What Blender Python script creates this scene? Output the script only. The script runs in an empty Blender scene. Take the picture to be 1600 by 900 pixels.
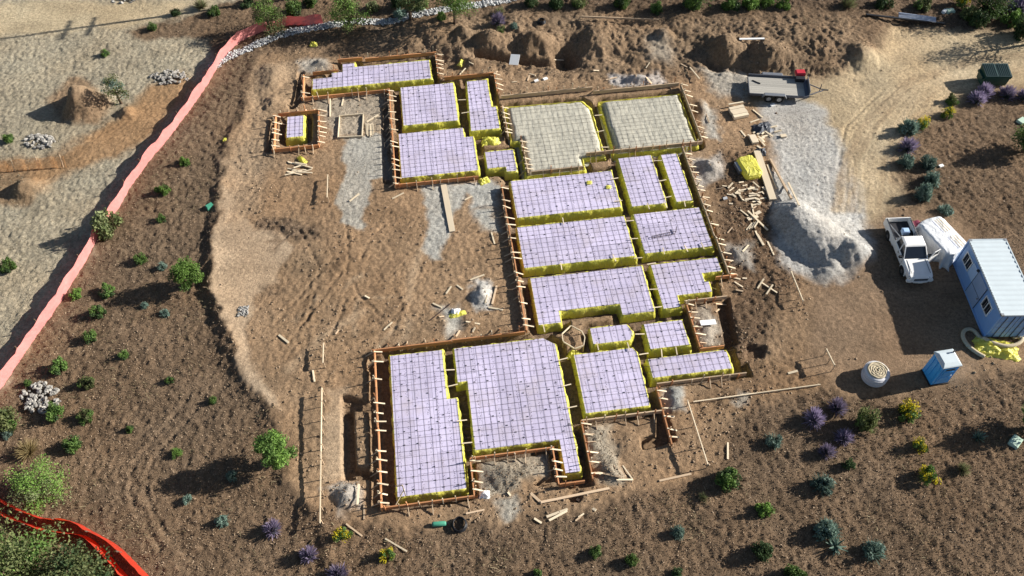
import bpy, math, random
import numpy as np
from mathutils import Matrix, Vector, Euler

S = bpy.context.scene
COL = S.collection

# ------------------------------------------------------------------ camera, sky, sun, exposure
CAM_H, FPX = 45.0, 1300.0
PIT, ROLL, TH = math.radians(53.7473), math.radians(-1.0), math.radians(6.7193)
cam_d = bpy.data.cameras.new('camera'); cam = bpy.data.objects.new('camera', cam_d); COL.objects.link(cam)
cam_d.sensor_width = 36.0; cam_d.lens = 36.0 * FPX / 1600.0; cam_d.clip_end = 6000.0; cam_d.clip_start = 0.5
cam.matrix_world = (Matrix.Translation((0, 0, CAM_H)) @ Matrix.Rotation(math.pi/2 - PIT, 4, 'X')
                    @ Matrix.Rotation(ROLL, 4, 'Z'))
S.camera = cam
SUN_EL = math.radians(25.5); SUN_AZ = Vector((0.979, 0.201))
W = bpy.data.worlds.new('World'); S.world = W; W.use_nodes = True
nt = W.node_tree; bg = nt.nodes['Background']
sky = nt.nodes.new('ShaderNodeTexSky'); sky.sky_type = 'NISHITA'; sky.sun_disc = False
sky.sun_elevation = SUN_EL; sky.sun_rotation = math.atan2(SUN_AZ.x, SUN_AZ.y)
nt.links.new(sky.outputs[0], bg.inputs[0]); bg.inputs[1].default_value = 0.05
sl = bpy.data.lights.new('sun', 'SUN'); sl.energy = 5.0; sl.angle = math.radians(0.53); sl.color = (1.0, 0.95, 0.86)
sun = bpy.data.objects.new('sun', sl); COL.objects.link(sun)
sv = Vector((SUN_AZ.x*math.cos(SUN_EL), SUN_AZ.y*math.cos(SUN_EL), math.sin(SUN_EL)))
sun.rotation_euler = sv.to_track_quat('Z', 'Y').to_euler(); sun.location = sv*60
S.view_settings.view_transform = 'Standard'; S.view_settings.look = 'None'
S.view_settings.exposure = 0.90; S.view_settings.gamma = 1.0; S.view_settings.use_curve_mapping = False
S.cycles.max_bounces = 6; S.cycles.diffuse_bounces = 2; S.cycles.transparent_max_bounces = 8

# ------------------------------------------------------------------ helpers: coordinates
def P(px, py, z=0.0):
    """photo pixel (1600x900) -> world point on the level z"""
    x = px - 800.0; y = 450.0 - py
    c, s = math.cos(ROLL), math.sin(ROLL)
    x, y = c*x - s*y, s*x + c*y
    d = np.array([x, FPX*math.cos(PIT) + y*math.sin(PIT), -FPX*math.sin(PIT) + y*math.cos(PIT)])
    t = (CAM_H - z)/-d[2]
    return Vector((d[0]*t, d[1]*t, z))
CT, ST = math.cos(TH), math.sin(TH)
def UV(u, v, z=0.0):                       # house grid -> world
    return Vector((CT*u - ST*v, 40 + ST*u + CT*v, z))
def toUV(p):
    x, y = p[0], p[1]-40
    return (CT*x + ST*y, -ST*x + CT*y)
UDIR = Vector((CT, ST, 0)); VDIR = Vector((-ST, CT, 0))

# ------------------------------------------------------------------ helpers: noise
_rs = np.random.RandomState(7)
_tab = _rs.rand(512, 512)
def vnoise(x, y, sc, seed=0):
    x = np.asarray(x)/sc + seed*37.31; y = np.asarray(y)/sc + seed*91.7
    xi = np.floor(x).astype(int); yi = np.floor(y).astype(int)
    fx = x-xi; fy = y-yi
    fx = fx*fx*(3-2*fx); fy = fy*fy*(3-2*fy)
    a = _tab[xi % 512, yi % 512]; b = _tab[(xi+1) % 512, yi % 512]
    c = _tab[xi % 512, (yi+1) % 512]; d = _tab[(xi+1) % 512, (yi+1) % 512]
    return (a*(1-fx)+b*fx)*(1-fy) + (c*(1-fx)+d*fx)*fy
def fbm(x, y, sc, seed=0, octv=3):
    r = 0; a = 1.0; t = 0
    for i in range(octv):
        r = r + a*vnoise(x, y, sc/2**i, seed+i); t += a; a *= .55
    return r/t
def sstep(a, b, x):
    t = np.clip((x-a)/(b-a), 0, 1); return t*t*(3-2*t)
def sd_poly(pts, X, Y, margin=4.0):
    """signed distance, negative inside"""
    pts = [(p[0], p[1]) for p in pts]
    xs = [p[0] for p in pts]; ys = [p[1] for p in pts]
    out = np.full(X.shape, margin)
    m = (X > min(xs)-margin) & (X < max(xs)+margin) & (Y > min(ys)-margin) & (Y < max(ys)+margin)
    if not m.any(): return out
    x = X[m]; y = Y[m]
    d2 = np.full(x.shape, 1e9); ins = np.zeros(x.shape, bool)
    n = len(pts)
    for i in range(n):
        ax, ay = pts[i]; bx, by = pts[(i+1) % n]
        ex, ey = bx-ax, by-ay
        t = np.clip(((x-ax)*ex + (y-ay)*ey)/(ex*ex+ey*ey+1e-12), 0, 1)
        d2 = np.minimum(d2, (x-ax-t*ex)**2 + (y-ay-t*ey)**2)
        if by != ay:
            c = ((ay > y) != (by > y)) & (x < (bx-ax)*(y-ay)/(by-ay) + ax)
            ins ^= c
    d = np.sqrt(d2); d[ins] *= -1
    out[m] = np.clip(d, -1e9, margin)
    return out
def d_line(pts, X, Y, margin=6.0):
    pts = [(p[0], p[1]) for p in pts]
    xs = [p[0] for p in pts]; ys = [p[1] for p in pts]
    out = np.full(X.shape, margin)
    m = (X > min(xs)-margin) & (X < max(xs)+margin) & (Y > min(ys)-margin) & (Y < max(ys)+margin)
    x = X[m]; y = Y[m]; d2 = np.full(x.shape, 1e9)
    for (ax, ay), (bx, by) in zip(pts[:-1], pts[1:]):
        ex, ey = bx-ax, by-ay
        t = np.clip(((x-ax)*ex + (y-ay)*ey)/(ex*ex+ey*ey+1e-12), 0, 1)
        d2 = np.minimum(d2, (x-ax-t*ex)**2 + (y-ay-t*ey)**2)
    out[m] = np.minimum(np.sqrt(d2), margin)
    return out
def pp(lst, z=0.0): return [P(a, b, z) for a, b in lst]

# ------------------------------------------------------------------ helpers: materials
MATS = {}
def new_mat(name):
    m = bpy.data.materials.new(name); m.use_nodes = True
    MATS[name] = m
    return m, m.node_tree, m.node_tree.nodes['Principled BSDF']
def mat(name, col, rough=.8, var=.12, scale=6.0, bump=0.0, bscale=30.0, metal=0.0, spec=.3, objvar=.0, col2=None, stretch=None):
    m, t, b = new_mat(name)
    N = t.nodes.new; L = t.links.new
    b.inputs['Roughness'].default_value = rough; b.inputs['Metallic'].default_value = metal
    b.inputs['Specular IOR Level'].default_value = spec
    tc = N('ShaderNodeTexCoord')
    src = tc.outputs['Object']
    if stretch:
        mp = N('ShaderNodeMapping'); mp.inputs['Scale'].default_value = stretch; L(src, mp.inputs[0]); src = mp.outputs[0]
    nz = N('ShaderNodeTexNoise'); nz.inputs['Scale'].default_value = scale; nz.inputs['Detail'].default_value = 5
    L(src, nz.inputs['Vector'])
    mx = N('ShaderNodeMix'); mx.data_type = 'RGBA'
    c2 = col2 or tuple(c*(1-2*var) for c in col)
    c1 = tuple(min(1, c*(1+var)) for c in col)
    mx.inputs['A'].default_value = (*c2, 1); mx.inputs['B'].default_value = (*c1, 1)
    L(nz.outputs['Fac'], mx.inputs['Factor'])
    out = mx.outputs['Result']
    if objvar:
        oi = N('ShaderNodeObjectInfo'); mr = N('ShaderNodeMapRange')
        mr.inputs['To Min'].default_value = 1-objvar; mr.inputs['To Max'].default_value = 1+objvar
        L(oi.outputs['Random'], mr.inputs['Value'])
        vm = N('ShaderNodeVectorMath'); vm.operation = 'SCALE'
        L(out, vm.inputs[0]); L(mr.outputs[0], vm.inputs['Scale']); out = vm.outputs[0]
    L(out, b.inputs['Base Color'])
    if bump:
        n2 = N('ShaderNodeTexNoise'); n2.inputs['Scale'].default_value = bscale; n2.inputs['Detail'].default_value = 6
        L(src, n2.inputs['Vector'])
        bp = N('ShaderNodeBump'); bp.inputs['Strength'].default_value = 1.0; bp.inputs['Distance'].default_value = bump
        L(n2.outputs['Fac'], bp.inputs['Height']); L(bp.outputs[0], b.inputs['Normal'])
    return m
def leafmat(name, c1, c2, trans=.3):
    m, t, b = new_mat(name)
    N = t.nodes.new; L = t.links.new
    g = N('ShaderNodeNewGeometry'); oi = N('ShaderNodeObjectInfo')
    mx = N('ShaderNodeMix'); mx.data_type = 'RGBA'
    mx.inputs['A'].default_value = (*c1, 1); mx.inputs['B'].default_value = (*c2, 1)
    L(g.outputs['Random Per Island'], mx.inputs['Factor'])
    mr = N('ShaderNodeMapRange'); mr.inputs['To Min'].default_value = .7; mr.inputs['To Max'].default_value = 1.25
    L(oi.outputs['Random'], mr.inputs['Value'])
    vm = N('ShaderNodeVectorMath'); vm.operation = 'SCALE'
    L(mx.outputs['Result'], vm.inputs[0]); L(mr.outputs[0], vm.inputs['Scale'])
    L(vm.outputs[0], b.inputs['Base Color']); b.inputs['Roughness'].default_value = .65
    b.inputs['Specular IOR Level'].default_value = .25
    tr = N('ShaderNodeBsdfTranslucent'); L(vm.outputs[0], tr.inputs['Color'])
    ms = N('ShaderNodeMixShader'); ms.inputs[0].default_value = trans
    L(b.outputs[0], ms.inputs[1]); L(tr.outputs[0], ms.inputs[2])
    L(ms.outputs[0], t.nodes['Material Output'].inputs['Surface'])
    return m
M = MATS
mat('lumber', (.72, .60, .43), .8, .12, 3, .002, 40, objvar=.22, stretch=(1, 8, 8))
mat('form_wood', (.58, .27, .125), .85, .22, 2.5, .003, 25, objvar=.25, stretch=(1, 6, 6))
mat('form_dark', (.50, .37, .25), .85, .2, 2.5, .003, 25, objvar=.2, stretch=(1, 6, 6))
mat('stake_wood', (.62, .46, .31), .85, .15, 3, .002, 30, objvar=.3, stretch=(6, 6, 1))
mat('plywood', (.72, .60, .44), .8, .10, 3, .001, 30, objvar=.15)
mat('rebar', (.085, .055, .05), .7, .3, 4, metal=.3, objvar=.2)
mat('white_paint', (.88, .88, .88), .35, .03, 2.5, spec=.5, col2=(.74, .72, .68))
mat('roof_white', (.54, .61, .65), .5, .06, 1.5, spec=.4)
mat('container_blue', (.22, .39, .70), .55, .07, 2, spec=.4)
mat('container_panel', (.30, .40, .58), .55, .08, 2)
mat('container_light', (.42, .58, .82), .5, .05, 2)
mat('toilet_blue', (.055, .40, .90), .4, .08, 3, spec=.5)
mat('dumpster_green', (.018, .075, .055), .5, .2, 4, .002, 20)
mat('dumpster_lid', (.035, .07, .07), .45, .15, 4)
mat('tire', (.02, .02, .02), .85, .1, 10)
mat('dark_plastic', (.025, .025, .03), .5, .1, 6)
mat('steel', (.35, .36, .38), .4, .1, 5, metal=.7)
mat('steel_dark', (.07, .075, .09), .5, .15, 5, metal=.4)
mat('chrome', (.6, .6, .62), .25, .04, 5, metal=.9)
mat('deck_wood', (.40, .38, .34), .85, .15, 1.5, .004, 20, objvar=.12, stretch=(1, 7, 7))
mat('trailer_steel', (.12, .13, .16), .5, .15, 4, metal=.3)
mat('maroon', (.32, .07, .11), .5, .15, 5)
mat('red_paint', (.50, .03, .05), .45, .12, 5)
mat('tarp_white', (.80, .80, .82), .42, .05, 2, .02, 4, spec=.5)
mat('straw', (.52, .44, .31), .9, .18, 14, .01, 45)
mat('coil_wrap', (.66, .65, .68), .75, .10, 9, .01, 30)
mat('rock', (.37, .35, .32), .9, .22, 3, .02, 9, objvar=.3)
mat('pebble', (.42, .43, .45), .9, .25, 2, objvar=.2)
mat('clod', (.24, .165, .105), .95, .25, 3, .02, 20)
mat('gravel_pad', (.50, .475, .395), .95, .20, 5, .012, 26)
mat('green_plastic', (.07, .30, .20), .55, .1, 5)
mat('pale_green', (.48, .62, .50), .6, .08, 5)
mat('bark', (.16, .11, .075), .95, .25, 8, .02, 20)
mat('pipe_black', (.015, .016, .02), .4, .1, 4)
mat('pipe_silver', (.40, .44, .52), .3, .08, 4, metal=.6)
mat('white_board', (.85, .85, .84), .6, .03, 2)
mat('orange_net', (.55, .25, .08), .7, .1, 5)
mat('print_stripe', (.55, .50, .38), .5, .05, 4)
mat('print_grey', (.40, .42, .50), .5, .05, 4)
leafmat('leaf_green', (.055, .115, .025), (.15, .24, .06))
leafmat('leaf_dark', (.03, .06, .022), (.075, .12, .045))
leafmat('leaf_bright', (.10, .20, .035), (.20, .32, .07))
leafmat('leaf_pale', (.13, .16, .07), (.24, .27, .13))
leafmat('leaf_blue', (.09, .15, .12), (.21, .29, .24))
leafmat('leaf_olive', (.07, .095, .035), (.17, .19, .075))
leafmat('flower_yellow', (.50, .40, .015), (.72, .60, .03))
leafmat('flower_purple', (.19, .155, .25), (.38, .32, .46))
leafmat('dry_blade', (.34, .25, .11), (.52, .42, .22))
# yellow vapour barrier: thin glossy film that lets some light through
def film():
    m, t, b = new_mat('yellow_film'); N = t.nodes.new; L = t.links.new
    g = N('ShaderNodeNewGeometry'); nz = N('ShaderNodeTexNoise'); nz.inputs['Scale'].default_value = 2.0; nz.inputs['Detail'].default_value = 6; L(g.outputs['Position'], nz.inputs['Vector'])
    mx = N('ShaderNodeMix'); mx.data_type = 'RGBA'; mx.inputs['A'].default_value = (.80, .72, .07, 1); mx.inputs['B'].default_value = (.94, .92, .24, 1)
    L(nz.outputs['Fac'], mx.inputs['Factor']); L(mx.outputs['Result'], b.inputs['Base Color']); b.inputs['Roughness'].default_value = .36; b.inputs['Specular IOR Level'].default_value = .5
    n2 = N('ShaderNodeTexNoise'); n2.inputs['Scale'].default_value = 4.5; n2.inputs['Detail'].default_value = 4; L(g.outputs['Position'], n2.inputs['Vector'])
    bp = N('ShaderNodeBump'); bp.inputs['Distance'].default_value = .09; L(n2.outputs['Fac'], bp.inputs['Height']); L(bp.outputs[0], b.inputs['Normal'])
    tl = N('ShaderNodeBsdfTranslucent'); L(mx.outputs['Result'], tl.inputs['Color'])
    ms = N('ShaderNodeMixShader'); ms.inputs[0].default_value = .36; L(b.outputs[0], ms.inputs[1]); L(tl.outputs[0], ms.inputs[2]); L(ms.outputs[0], t.nodes['Material Output'].inputs['Surface'])
film()
# window glass
m, t, b = new_mat('glass_dark'); b.inputs['Base Color'].default_value = (.015, .02, .03, 1)
b.inputs['Roughness'].default_value = .06; b.inputs['Specular IOR Level'].default_value = .7
# translucent red fence cloth
def cloth(name, col, tcol, tr):
    m, t, b = new_mat(name); N = t.nodes.new; L = t.links.new
    tc = N('ShaderNodeTexCoord'); nz = N('ShaderNodeTexNoise'); nz.inputs['Scale'].default_value = 1.3; nz.inputs['Detail'].default_value = 6
    L(tc.outputs['Object'], nz.inputs['Vector'])
    mx = N('ShaderNodeMix'); mx.data_type = 'RGBA'
    mx.inputs['A'].default_value = (*[c*.66 for c in col], 1); mx.inputs['B'].default_value = (*[min(1, c*1.12) for c in col], 1)
    L(nz.outputs['Fac'], mx.inputs['Factor']); L(mx.outputs['Result'], b.inputs['Base Color'])
    b.inputs['Roughness'].default_value = .75
    tl = N('ShaderNodeBsdfTranslucent'); tl.inputs['Color'].default_value = (*tcol, 1)
    ms = N('ShaderNodeMixShader'); ms.inputs[0].default_value = tr
    L(b.outputs[0], ms.inputs[1]); L(tl.outputs[0], ms.inputs[2]); L(ms.outputs[0], t.nodes['Material Output'].inputs['Surface'])
    n2 = N('ShaderNodeTexNoise'); n2.inputs['Scale'].default_value = 4; L(tc.outputs['Object'], n2.inputs['Vector'])
    bp = N('ShaderNodeBump'); bp.inputs['Distance'].default_value = .05; L(n2.outputs['Fac'], bp.inputs['Height']); L(bp.outputs[0], b.inputs['Normal'])
cloth('fence_pink', (.86, .33, .31), (.85, .10, .08), .25)
cloth('fence_red', (.80, .07, .03), (.95, .10, .03), .5)
# lavender foam insulation board with printed lines of marks
def foam():
    m, t, b = new_mat('foam'); N = t.nodes.new; L = t.links.new
    g = N('ShaderNodeNewGeometry')
    mp = N('ShaderNodeMapping'); mp.vector_type = 'TEXTURE'; mp.inputs['Rotation'].default_value = (0, 0, TH)
    L(g.outputs['Position'], mp.inputs[0])
    sep = N('ShaderNodeSeparateXYZ'); L(mp.outputs[0], sep.inputs[0])
    nz = N('ShaderNodeTexNoise'); nz.inputs['Scale'].default_value = .9; nz.inputs['Detail'].default_value = 6; L(mp.outputs[0], nz.inputs['Vector'])
    mx = N('ShaderNodeMix'); mx.data_type = 'RGBA'
    mx.inputs['A'].default_value = (.46, .415, .58, 1); mx.inputs['B'].default_value = (.63, .575, .74, 1)
    L(nz.outputs['Fac'], mx.inputs['Factor'])
    oi = N('ShaderNodeObjectInfo'); mr = N('ShaderNodeMapRange'); mr.inputs['To Min'].default_value = .87; mr.inputs['To Max'].default_value = 1.06
    L(oi.outputs['Random'], mr.inputs['Value'])
    vm = N('ShaderNodeVectorMath'); vm.operation = 'SCALE'; L(mx.outputs['Result'], vm.inputs[0]); L(mr.outputs[0], vm.inputs['Scale'])
    # print: rows of short dark dashes
    def math_(op, a, bb=None):
        n = N('ShaderNodeMath'); n.operation = op
        for i, v in enumerate((a, bb)):
            if v is None: continue
            if isinstance(v, (int, float)): n.inputs[i].default_value = v
            else: L(v, n.inputs[i])
        return n.outputs[0]
    fr = math_('FRACT', math_('MULTIPLY', sep.outputs[0], 1/.61))
    row = math_('LESS_THAN', fr, .22)
    mp2 = N('ShaderNodeMapping'); mp2.inputs['Scale'].default_value = (1.6, 2.6, 1); L(mp.outputs[0], mp2.inputs[0])
    blk = N('ShaderNodeTexNoise'); blk.inputs['Scale'].default_value = 1.0; blk.inputs['Detail'].default_value = 1; L(mp2.outputs[0], blk.inputs['Vector'])
    on = math_('GREATER_THAN', blk.outputs['Fac'], .43)
    let = N('ShaderNodeTexVoronoi'); let.inputs['Scale'].default_value = 13; L(mp.outputs[0], let.inputs['Vector'])
    ink = math_('LESS_THAN', let.outputs['Distance'], .36)
    k = math_('MULTIPLY', math_('MULTIPLY', row, on), math_('MULTIPLY', ink, .85))
    m2 = N('ShaderNodeMix'); m2.data_type = 'RGBA'; L(k, m2.inputs['Factor']); L(vm.outputs[0], m2.inputs['A'])
    m2.inputs['B'].default_value = (.06, .05, .10, 1)
    # mud and dust
    dz = N('ShaderNodeTexNoise'); dz.inputs['Scale'].default_value = .55; dz.inputs['Detail'].default_value = 9; dz.inputs['Roughness'].default_value = .68
    L(g.outputs['Position'], dz.inputs['Vector'])
    dr = N('ShaderNodeMapRange'); dr.inputs['From Min'].default_value = .50; dr.inputs['From Max'].default_value = .74; dr.inputs['To Max'].default_value = .6
    L(dz.outputs['Fac'], dr.inputs['Value'])
    m3 = N('ShaderNodeMix'); m3.data_type = 'RGBA'; L(dr.outputs[0], m3.inputs['Factor']); L(m2.outputs['Result'], m3.inputs['A'])
    m3.inputs['B'].default_value = (.40, .34, .34, 1)
    L(m3.outputs['Result'], b.inputs['Base Color']); b.inputs['Roughness'].default_value = .7; b.inputs['Specular IOR Level'].default_value = .2
    wv = N('ShaderNodeTexNoise'); wv.inputs['Scale'].default_value = 1.6; wv.inputs['Detail'].default_value = 4; L(g.outputs['Position'], wv.inputs['Vector'])
    wb = N('ShaderNodeBump'); wb.inputs['Distance'].default_value = .03; L(wv.outputs['Fac'], wb.inputs['Height']); L(wb.outputs[0], b.inputs['Normal'])
foam()

# ------------------------------------------------------------------ helpers: objects
def tag(o, label=None, cat=None, group=None, kind=None):
    if label: o['label'] = label
    if cat: o['category'] = cat
    if group: o['group'] = group
    if kind: o['kind'] = kind
    return o
def empty(name, loc, rz=0.0, label=None, cat=None, group=None):
    o = bpy.data.objects.new(name, None); COL.objects.link(o); o.empty_display_size = .3
    o.location = loc; o.rotation_euler = (0, 0, rz)
    return tag(o, label, cat, group)
def link(name, me, parent=None):
    o = bpy.data.objects.new(name, me); COL.objects.link(o)
    if parent: o.parent = parent
    return o
class MB:
    def __init__(s): s.v = []; s.f = []; s.mi = []; s.cur = 0
    def add(s, v, f):
        n = len(s.v); s.v += [tuple(p) for p in v]; s.f += [tuple(i+n for i in q) for q in f]; s.mi += [s.cur]*len(f); return s
    def box(s, x0, x1, y0, y1, z0, z1, mtx=None):
        v = [Vector((x, y, z)) for z in (z0, z1) for y in (y0, y1) for x in (x0, x1)]
        if mtx: v = [mtx @ p for p in v]
        return s.add(v, [(0, 2, 3, 1), (4, 5, 7, 6), (0, 1, 5, 4), (2, 6, 7, 3), (0, 4, 6, 2), (1, 3, 7, 5)])
    def prism(s, pts, z0, z1):
        n = len(pts)
        return s.add([(p[0], p[1], z0) for p in pts]+[(p[0], p[1], z1) for p in pts],
                     [tuple(range(n-1, -1, -1)), tuple(range(n, 2*n))]+[(i, (i+1) % n, n+(i+1) % n, n+i) for i in range(n)])
    def loft(s, rings, cap=True):
        n = len(rings[0]); v = [p for r in rings for p in r]; f = []
        for k in range(len(rings)-1):
            for i in range(n): f.append((k*n+i, k*n+(i+1) % n, (k+1)*n+(i+1) % n, (k+1)*n+i))
        if cap: f += [tuple(range(n-1, -1, -1)), tuple(range((len(rings)-1)*n, len(rings)*n))]
        return s.add(v, f)
    def tube(s, path, r, n=8, closed=False):
        path = [Vector(p) for p in path]; rings = []
        rr = r if isinstance(r, (list, tuple)) else [r]*len(path)
        for i, p in enumerate(path):
            a = path[i-1] if (i or closed) else path[0]; b2 = path[(i+1) % len(path)] if (i < len(path)-1 or closed) else path[-1]
            t = (b2-a).normalized() if (b2-a).length > 1e-9 else Vector((0, 0, 1))
            up = Vector((0, 0, 1)) if abs(t.z) < .9 else Vector((1, 0, 0))
            x = t.cross(up).normalized(); y = x.cross(t).normalized()
            rings.append([p+(x*math.cos(2*math.pi*k/n)+y*math.sin(2*math.pi*k/n))*rr[i] for k in range(n)])
        if closed: rings.append(rings[0])
        return s.loft(rings, not closed)
    def lathe(s, prof, n=20, mtx=None):
        rings = [[Vector((r*math.cos(2*math.pi*k/n), r*math.sin(2*math.pi*k/n), z)) for k in range(n)] for r, z in prof]
        if mtx: rings = [[mtx @ p for p in r] for r in rings]
        return s.loft(rings)
    def build(s, name, mats, parent=None, smooth=False):
        me = bpy.data.meshes.new(name); me.from_pydata(s.v, [], s.f)
        for m_ in (mats if isinstance(mats, (list, tuple)) else [mats]): me.materials.append(M[m_])
        if isinstance(mats, (list, tuple)): me.polygons.foreach_set('material_index', s.mi)
        if smooth: me.polygons.foreach_set('use_smooth', [True]*len(s.f))
        me.update()
        return link(name, me, parent)
_unit = {}
def unit_box(m_):
    if m_ not in _unit:
        b_ = MB().box(-.5, .5, -.5, .5, -.5, .5)
        me = bpy.data.meshes.new('timber_'+m_); me.from_pydata(b_.v, [], b_.f); me.materials.append(M[m_]); _unit[m_] = me
    return _unit[m_]
def beam(name, p0, p1, w, h, m_, parent=None, up=(0, 0, 1)):
    """a timber from p0 to p1 (world), w wide, h high"""
    p0 = Vector(p0); p1 = Vector(p1)
    t = p1-p0; L_ = t.length; t.normalize(); up = Vector(up)
    if abs(t.dot(up)) > .98: up = Vector((CT, ST, 0))
    y = up.cross(t).normalized(); z = t.cross(y)
    R_ = Matrix((t, y, z)).transposed().to_4x4()
    mw = Matrix.Translation((p0+p1)/2) @ R_ @ Matrix.Diagonal((L_, w, h, 1))
    o = link(name, unit_box(m_), parent)
    if parent: mw = parent.matrix_basis.inverted() @ mw
    o.matrix_basis = mw
    return o
def pbox(name, m_, parent, x0, x1, y0, y1, z0, z1, rot=None):
    o = link(name, unit_box(m_), parent)
    o.location = ((x0+x1)/2, (y0+y1)/2, (z0+z1)/2); o.scale = (x1-x0, y1-y0, z1-z0)
    if rot: o.rotation_euler = rot
    return o

# ------------------------------------------------------------------ house pads on the house grid (metres)
def rect(u0, v0, u1, v1): return [(u0, v0), (u1, v0), (u1, v1), (u0, v1)]
PADS = [
 ('foam', [(-14.25, 14.9), (-4.6, 14.9), (-4.6, 17.25), (-10.8, 17.25), (-10.8, 17.75), (-11.8, 17.75), (-11.8, 16.75), (-12.7, 16.75), (-12.7, 16.2), (-14.25, 16.2)], 'long stepped strip of lavender foam at the back of the site'),
 ('foam', rect(-16.2, 9.53, -14.92, 11.9), 'smallest lavender foam slab alone in its own square timber box'),
 ('foam', rect(-7.16, 9.6, -2.88, 14.1), 'nearly square lavender foam slab just below the back strip'),
 ('foam', [(-2.0, 8.25), (.25, 8.25), (.25, 10.75), (-.1, 10.75), (-.1, 14.1), (-1.75, 14.1)], 'narrow upright lavender foam slab left of the first grey gravel pad'),
 ('foam', [(-7.6, 4.0), (-1.9, 4.0), (-1.9, 7.65), (-2.6, 7.65), (-2.6, 8.72), (-7.6, 8.72)], 'lavender foam slab with clipped upper right corner above the loose plank'),
 ('foam', [(-1.2, 4.05), (.18, 4.05), (.18, 3.55), (.95, 3.55), (.95, 5.8), (-1.2, 5.8)], 'tiny notched lavender foam slab tucked below the narrow upright slab'),
 ('gravel', [(1.75, 3.25), (5.9, 3.25), (5.9, 4.5), (7.6, 4.5), (7.6, 9.7), (7.05, 10.55), (1.15, 10.7), (1.15, 7.0), (1.75, 7.0)], 'grey gravel pad with notched corners, left of the two gravel pads'),
 ('gravel', rect(8.7, 4.55, 14.9, 10.25), 'plain rectangular grey gravel pad, right of the two gravel pads'),
 ('foam', rect(.33, -1.07, 7.87, 2.55), 'wide lavender foam slab with yellow scraps directly below the gravel pad'),
 ('foam', rect(8.64, -1.16, 11.15, 3.73), 'upright lavender foam slab below the right gravel pad, wider of the pair'),
 ('foam', rect(11.9, -1.16, 13.1, 3.65), 'thin upright lavender foam slab along the right form, narrower of the pair'),
 ('foam', rect(.2, -5.6, 7.88, -1.92), 'wide plain lavender foam slab, middle one of the three wide slabs'),
 ('foam', rect(8.58, -5.5, 13.35, -1.9), 'lavender foam slab with a steel ladder cage lying on it'),
 ('foam', [(.48, -10.32), (1.95, -10.32), (1.95, -9.4), (6.0, -9.4), (6.0, -10.28), (8.12, -10.28), (8.12, -6.5), (.48, -6.5)], 'wide lavender foam slab with a bay cut from its lower edge'),
 ('foam', [(8.75, -10.18), (9.9, -10.18), (9.9, -9.25), (12.25, -9.25), (12.25, -8.4), (12.0, -8.4), (12.0, -7.68), (13.37, -7.68), (13.37, -6.48), (8.75, -6.48)], 'lavender foam slab with stepped lower right side'),
 ('foam', [(3.7, -12.25), (6.1, -12.25), (6.35, -11.65), (6.1, -11.03), (3.7, -11.03)], 'small low lavender foam slab with pointed right end below the bay'),
 ('foam', rect(7.2, -13.1, 9.72, -11.2), 'small square lavender foam slab beside the dirt bank with white board'),
 ('foam', rect(6.87, -15.16, 11.9, -13.8), 'long low lavender foam slab at the lower right of the house'),
 ('foam', [(-9.15, -20.75), (-5.25, -20.75), (-5.25, -14.9), (-5.86, -14.9), (-5.86, -11.34), (-9.15, -11.34)], 'tall lavender foam slab at the lower left corner of the house'),
 ('foam', [(-5.1, -13.82), (-4.5, -13.82), (-4.5, -18.5), (.47, -18.5), (.47, -20.6), (1.35, -20.6), (1.3, -11.9), (.6, -11.35), (-5.1, -11.35)], 'largest lavender foam slab with a leg at its lower right'),
 ('foam', [(2.33, -17.0), (6.25, -17.0), (6.3, -13.2), (6.1, -12.85), (2.33, -12.85)], 'lavender foam slab between the largest slab and the long low one'),
]
PADZ = .25; TRZ = -.58

# ------------------------------------------------------------------ terrain
def axis(lo, hi, step, far):
    a = list(np.arange(lo, hi+step/2, step)); d = step
    while a[-1] < far: d *= 1.35; a.append(a[-1]+d)
    d = step
    while a[0] > -far: d *= 1.35; a.insert(0, a[0]-d)
    return np.array(a)
GX = axis(-51, 51, .105, 1500.); GY = axis(11.5, 70, .105, 1500.)
X, Y = np.meshgrid(GX, GY)                         # rows = y
jx = (fbm(X, Y, 2.2, 3)-.5)*1.6 + (fbm(X, Y, .5, 5)-.5)*.5
jy = (fbm(X, Y, 2.2, 11)-.5)*1.6 + (fbm(X, Y, .5, 13)-.5)*.5
XJ, YJ = X+jx, Y+jy
C_MULCH = (.162, .110, .070); C_DIRT = (.275, .184, .112); C_DARK = (.150, .098, .061); C_LIGHT = (.385, .278, .183)
C_GRASS = (.335, .290, .212); C_ORANGE = (.330, .205, .110); C_ROAD = (.425, .328, .208); C_GREY = (.42, .405, .38); C_TRACK = (.43, .345, .225)
col = np.empty(X.shape+(3,)); col[:] = C_MULCH
amp = np.full(X.shape, .118)                        # clump amplitude
fine = np.full(X.shape, .035)
def zone(poly, c, a, fi, soft=.6, z=0.0, jitter=True):
    pts = pp(poly, z)
    d = sd_poly(pts, XJ if jitter else X, YJ if jitter else Y)
    w = 1-sstep(-soft/2, soft/2, d)
    for k in range(3): col[..., k] = col[..., k]*(1-w)+c[k]*w
    amp[:] = amp*(1-w)+a*w; fine[:] = fine*(1-w)+fi*w
    return w
Z = np.zeros(X.shape)
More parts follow.
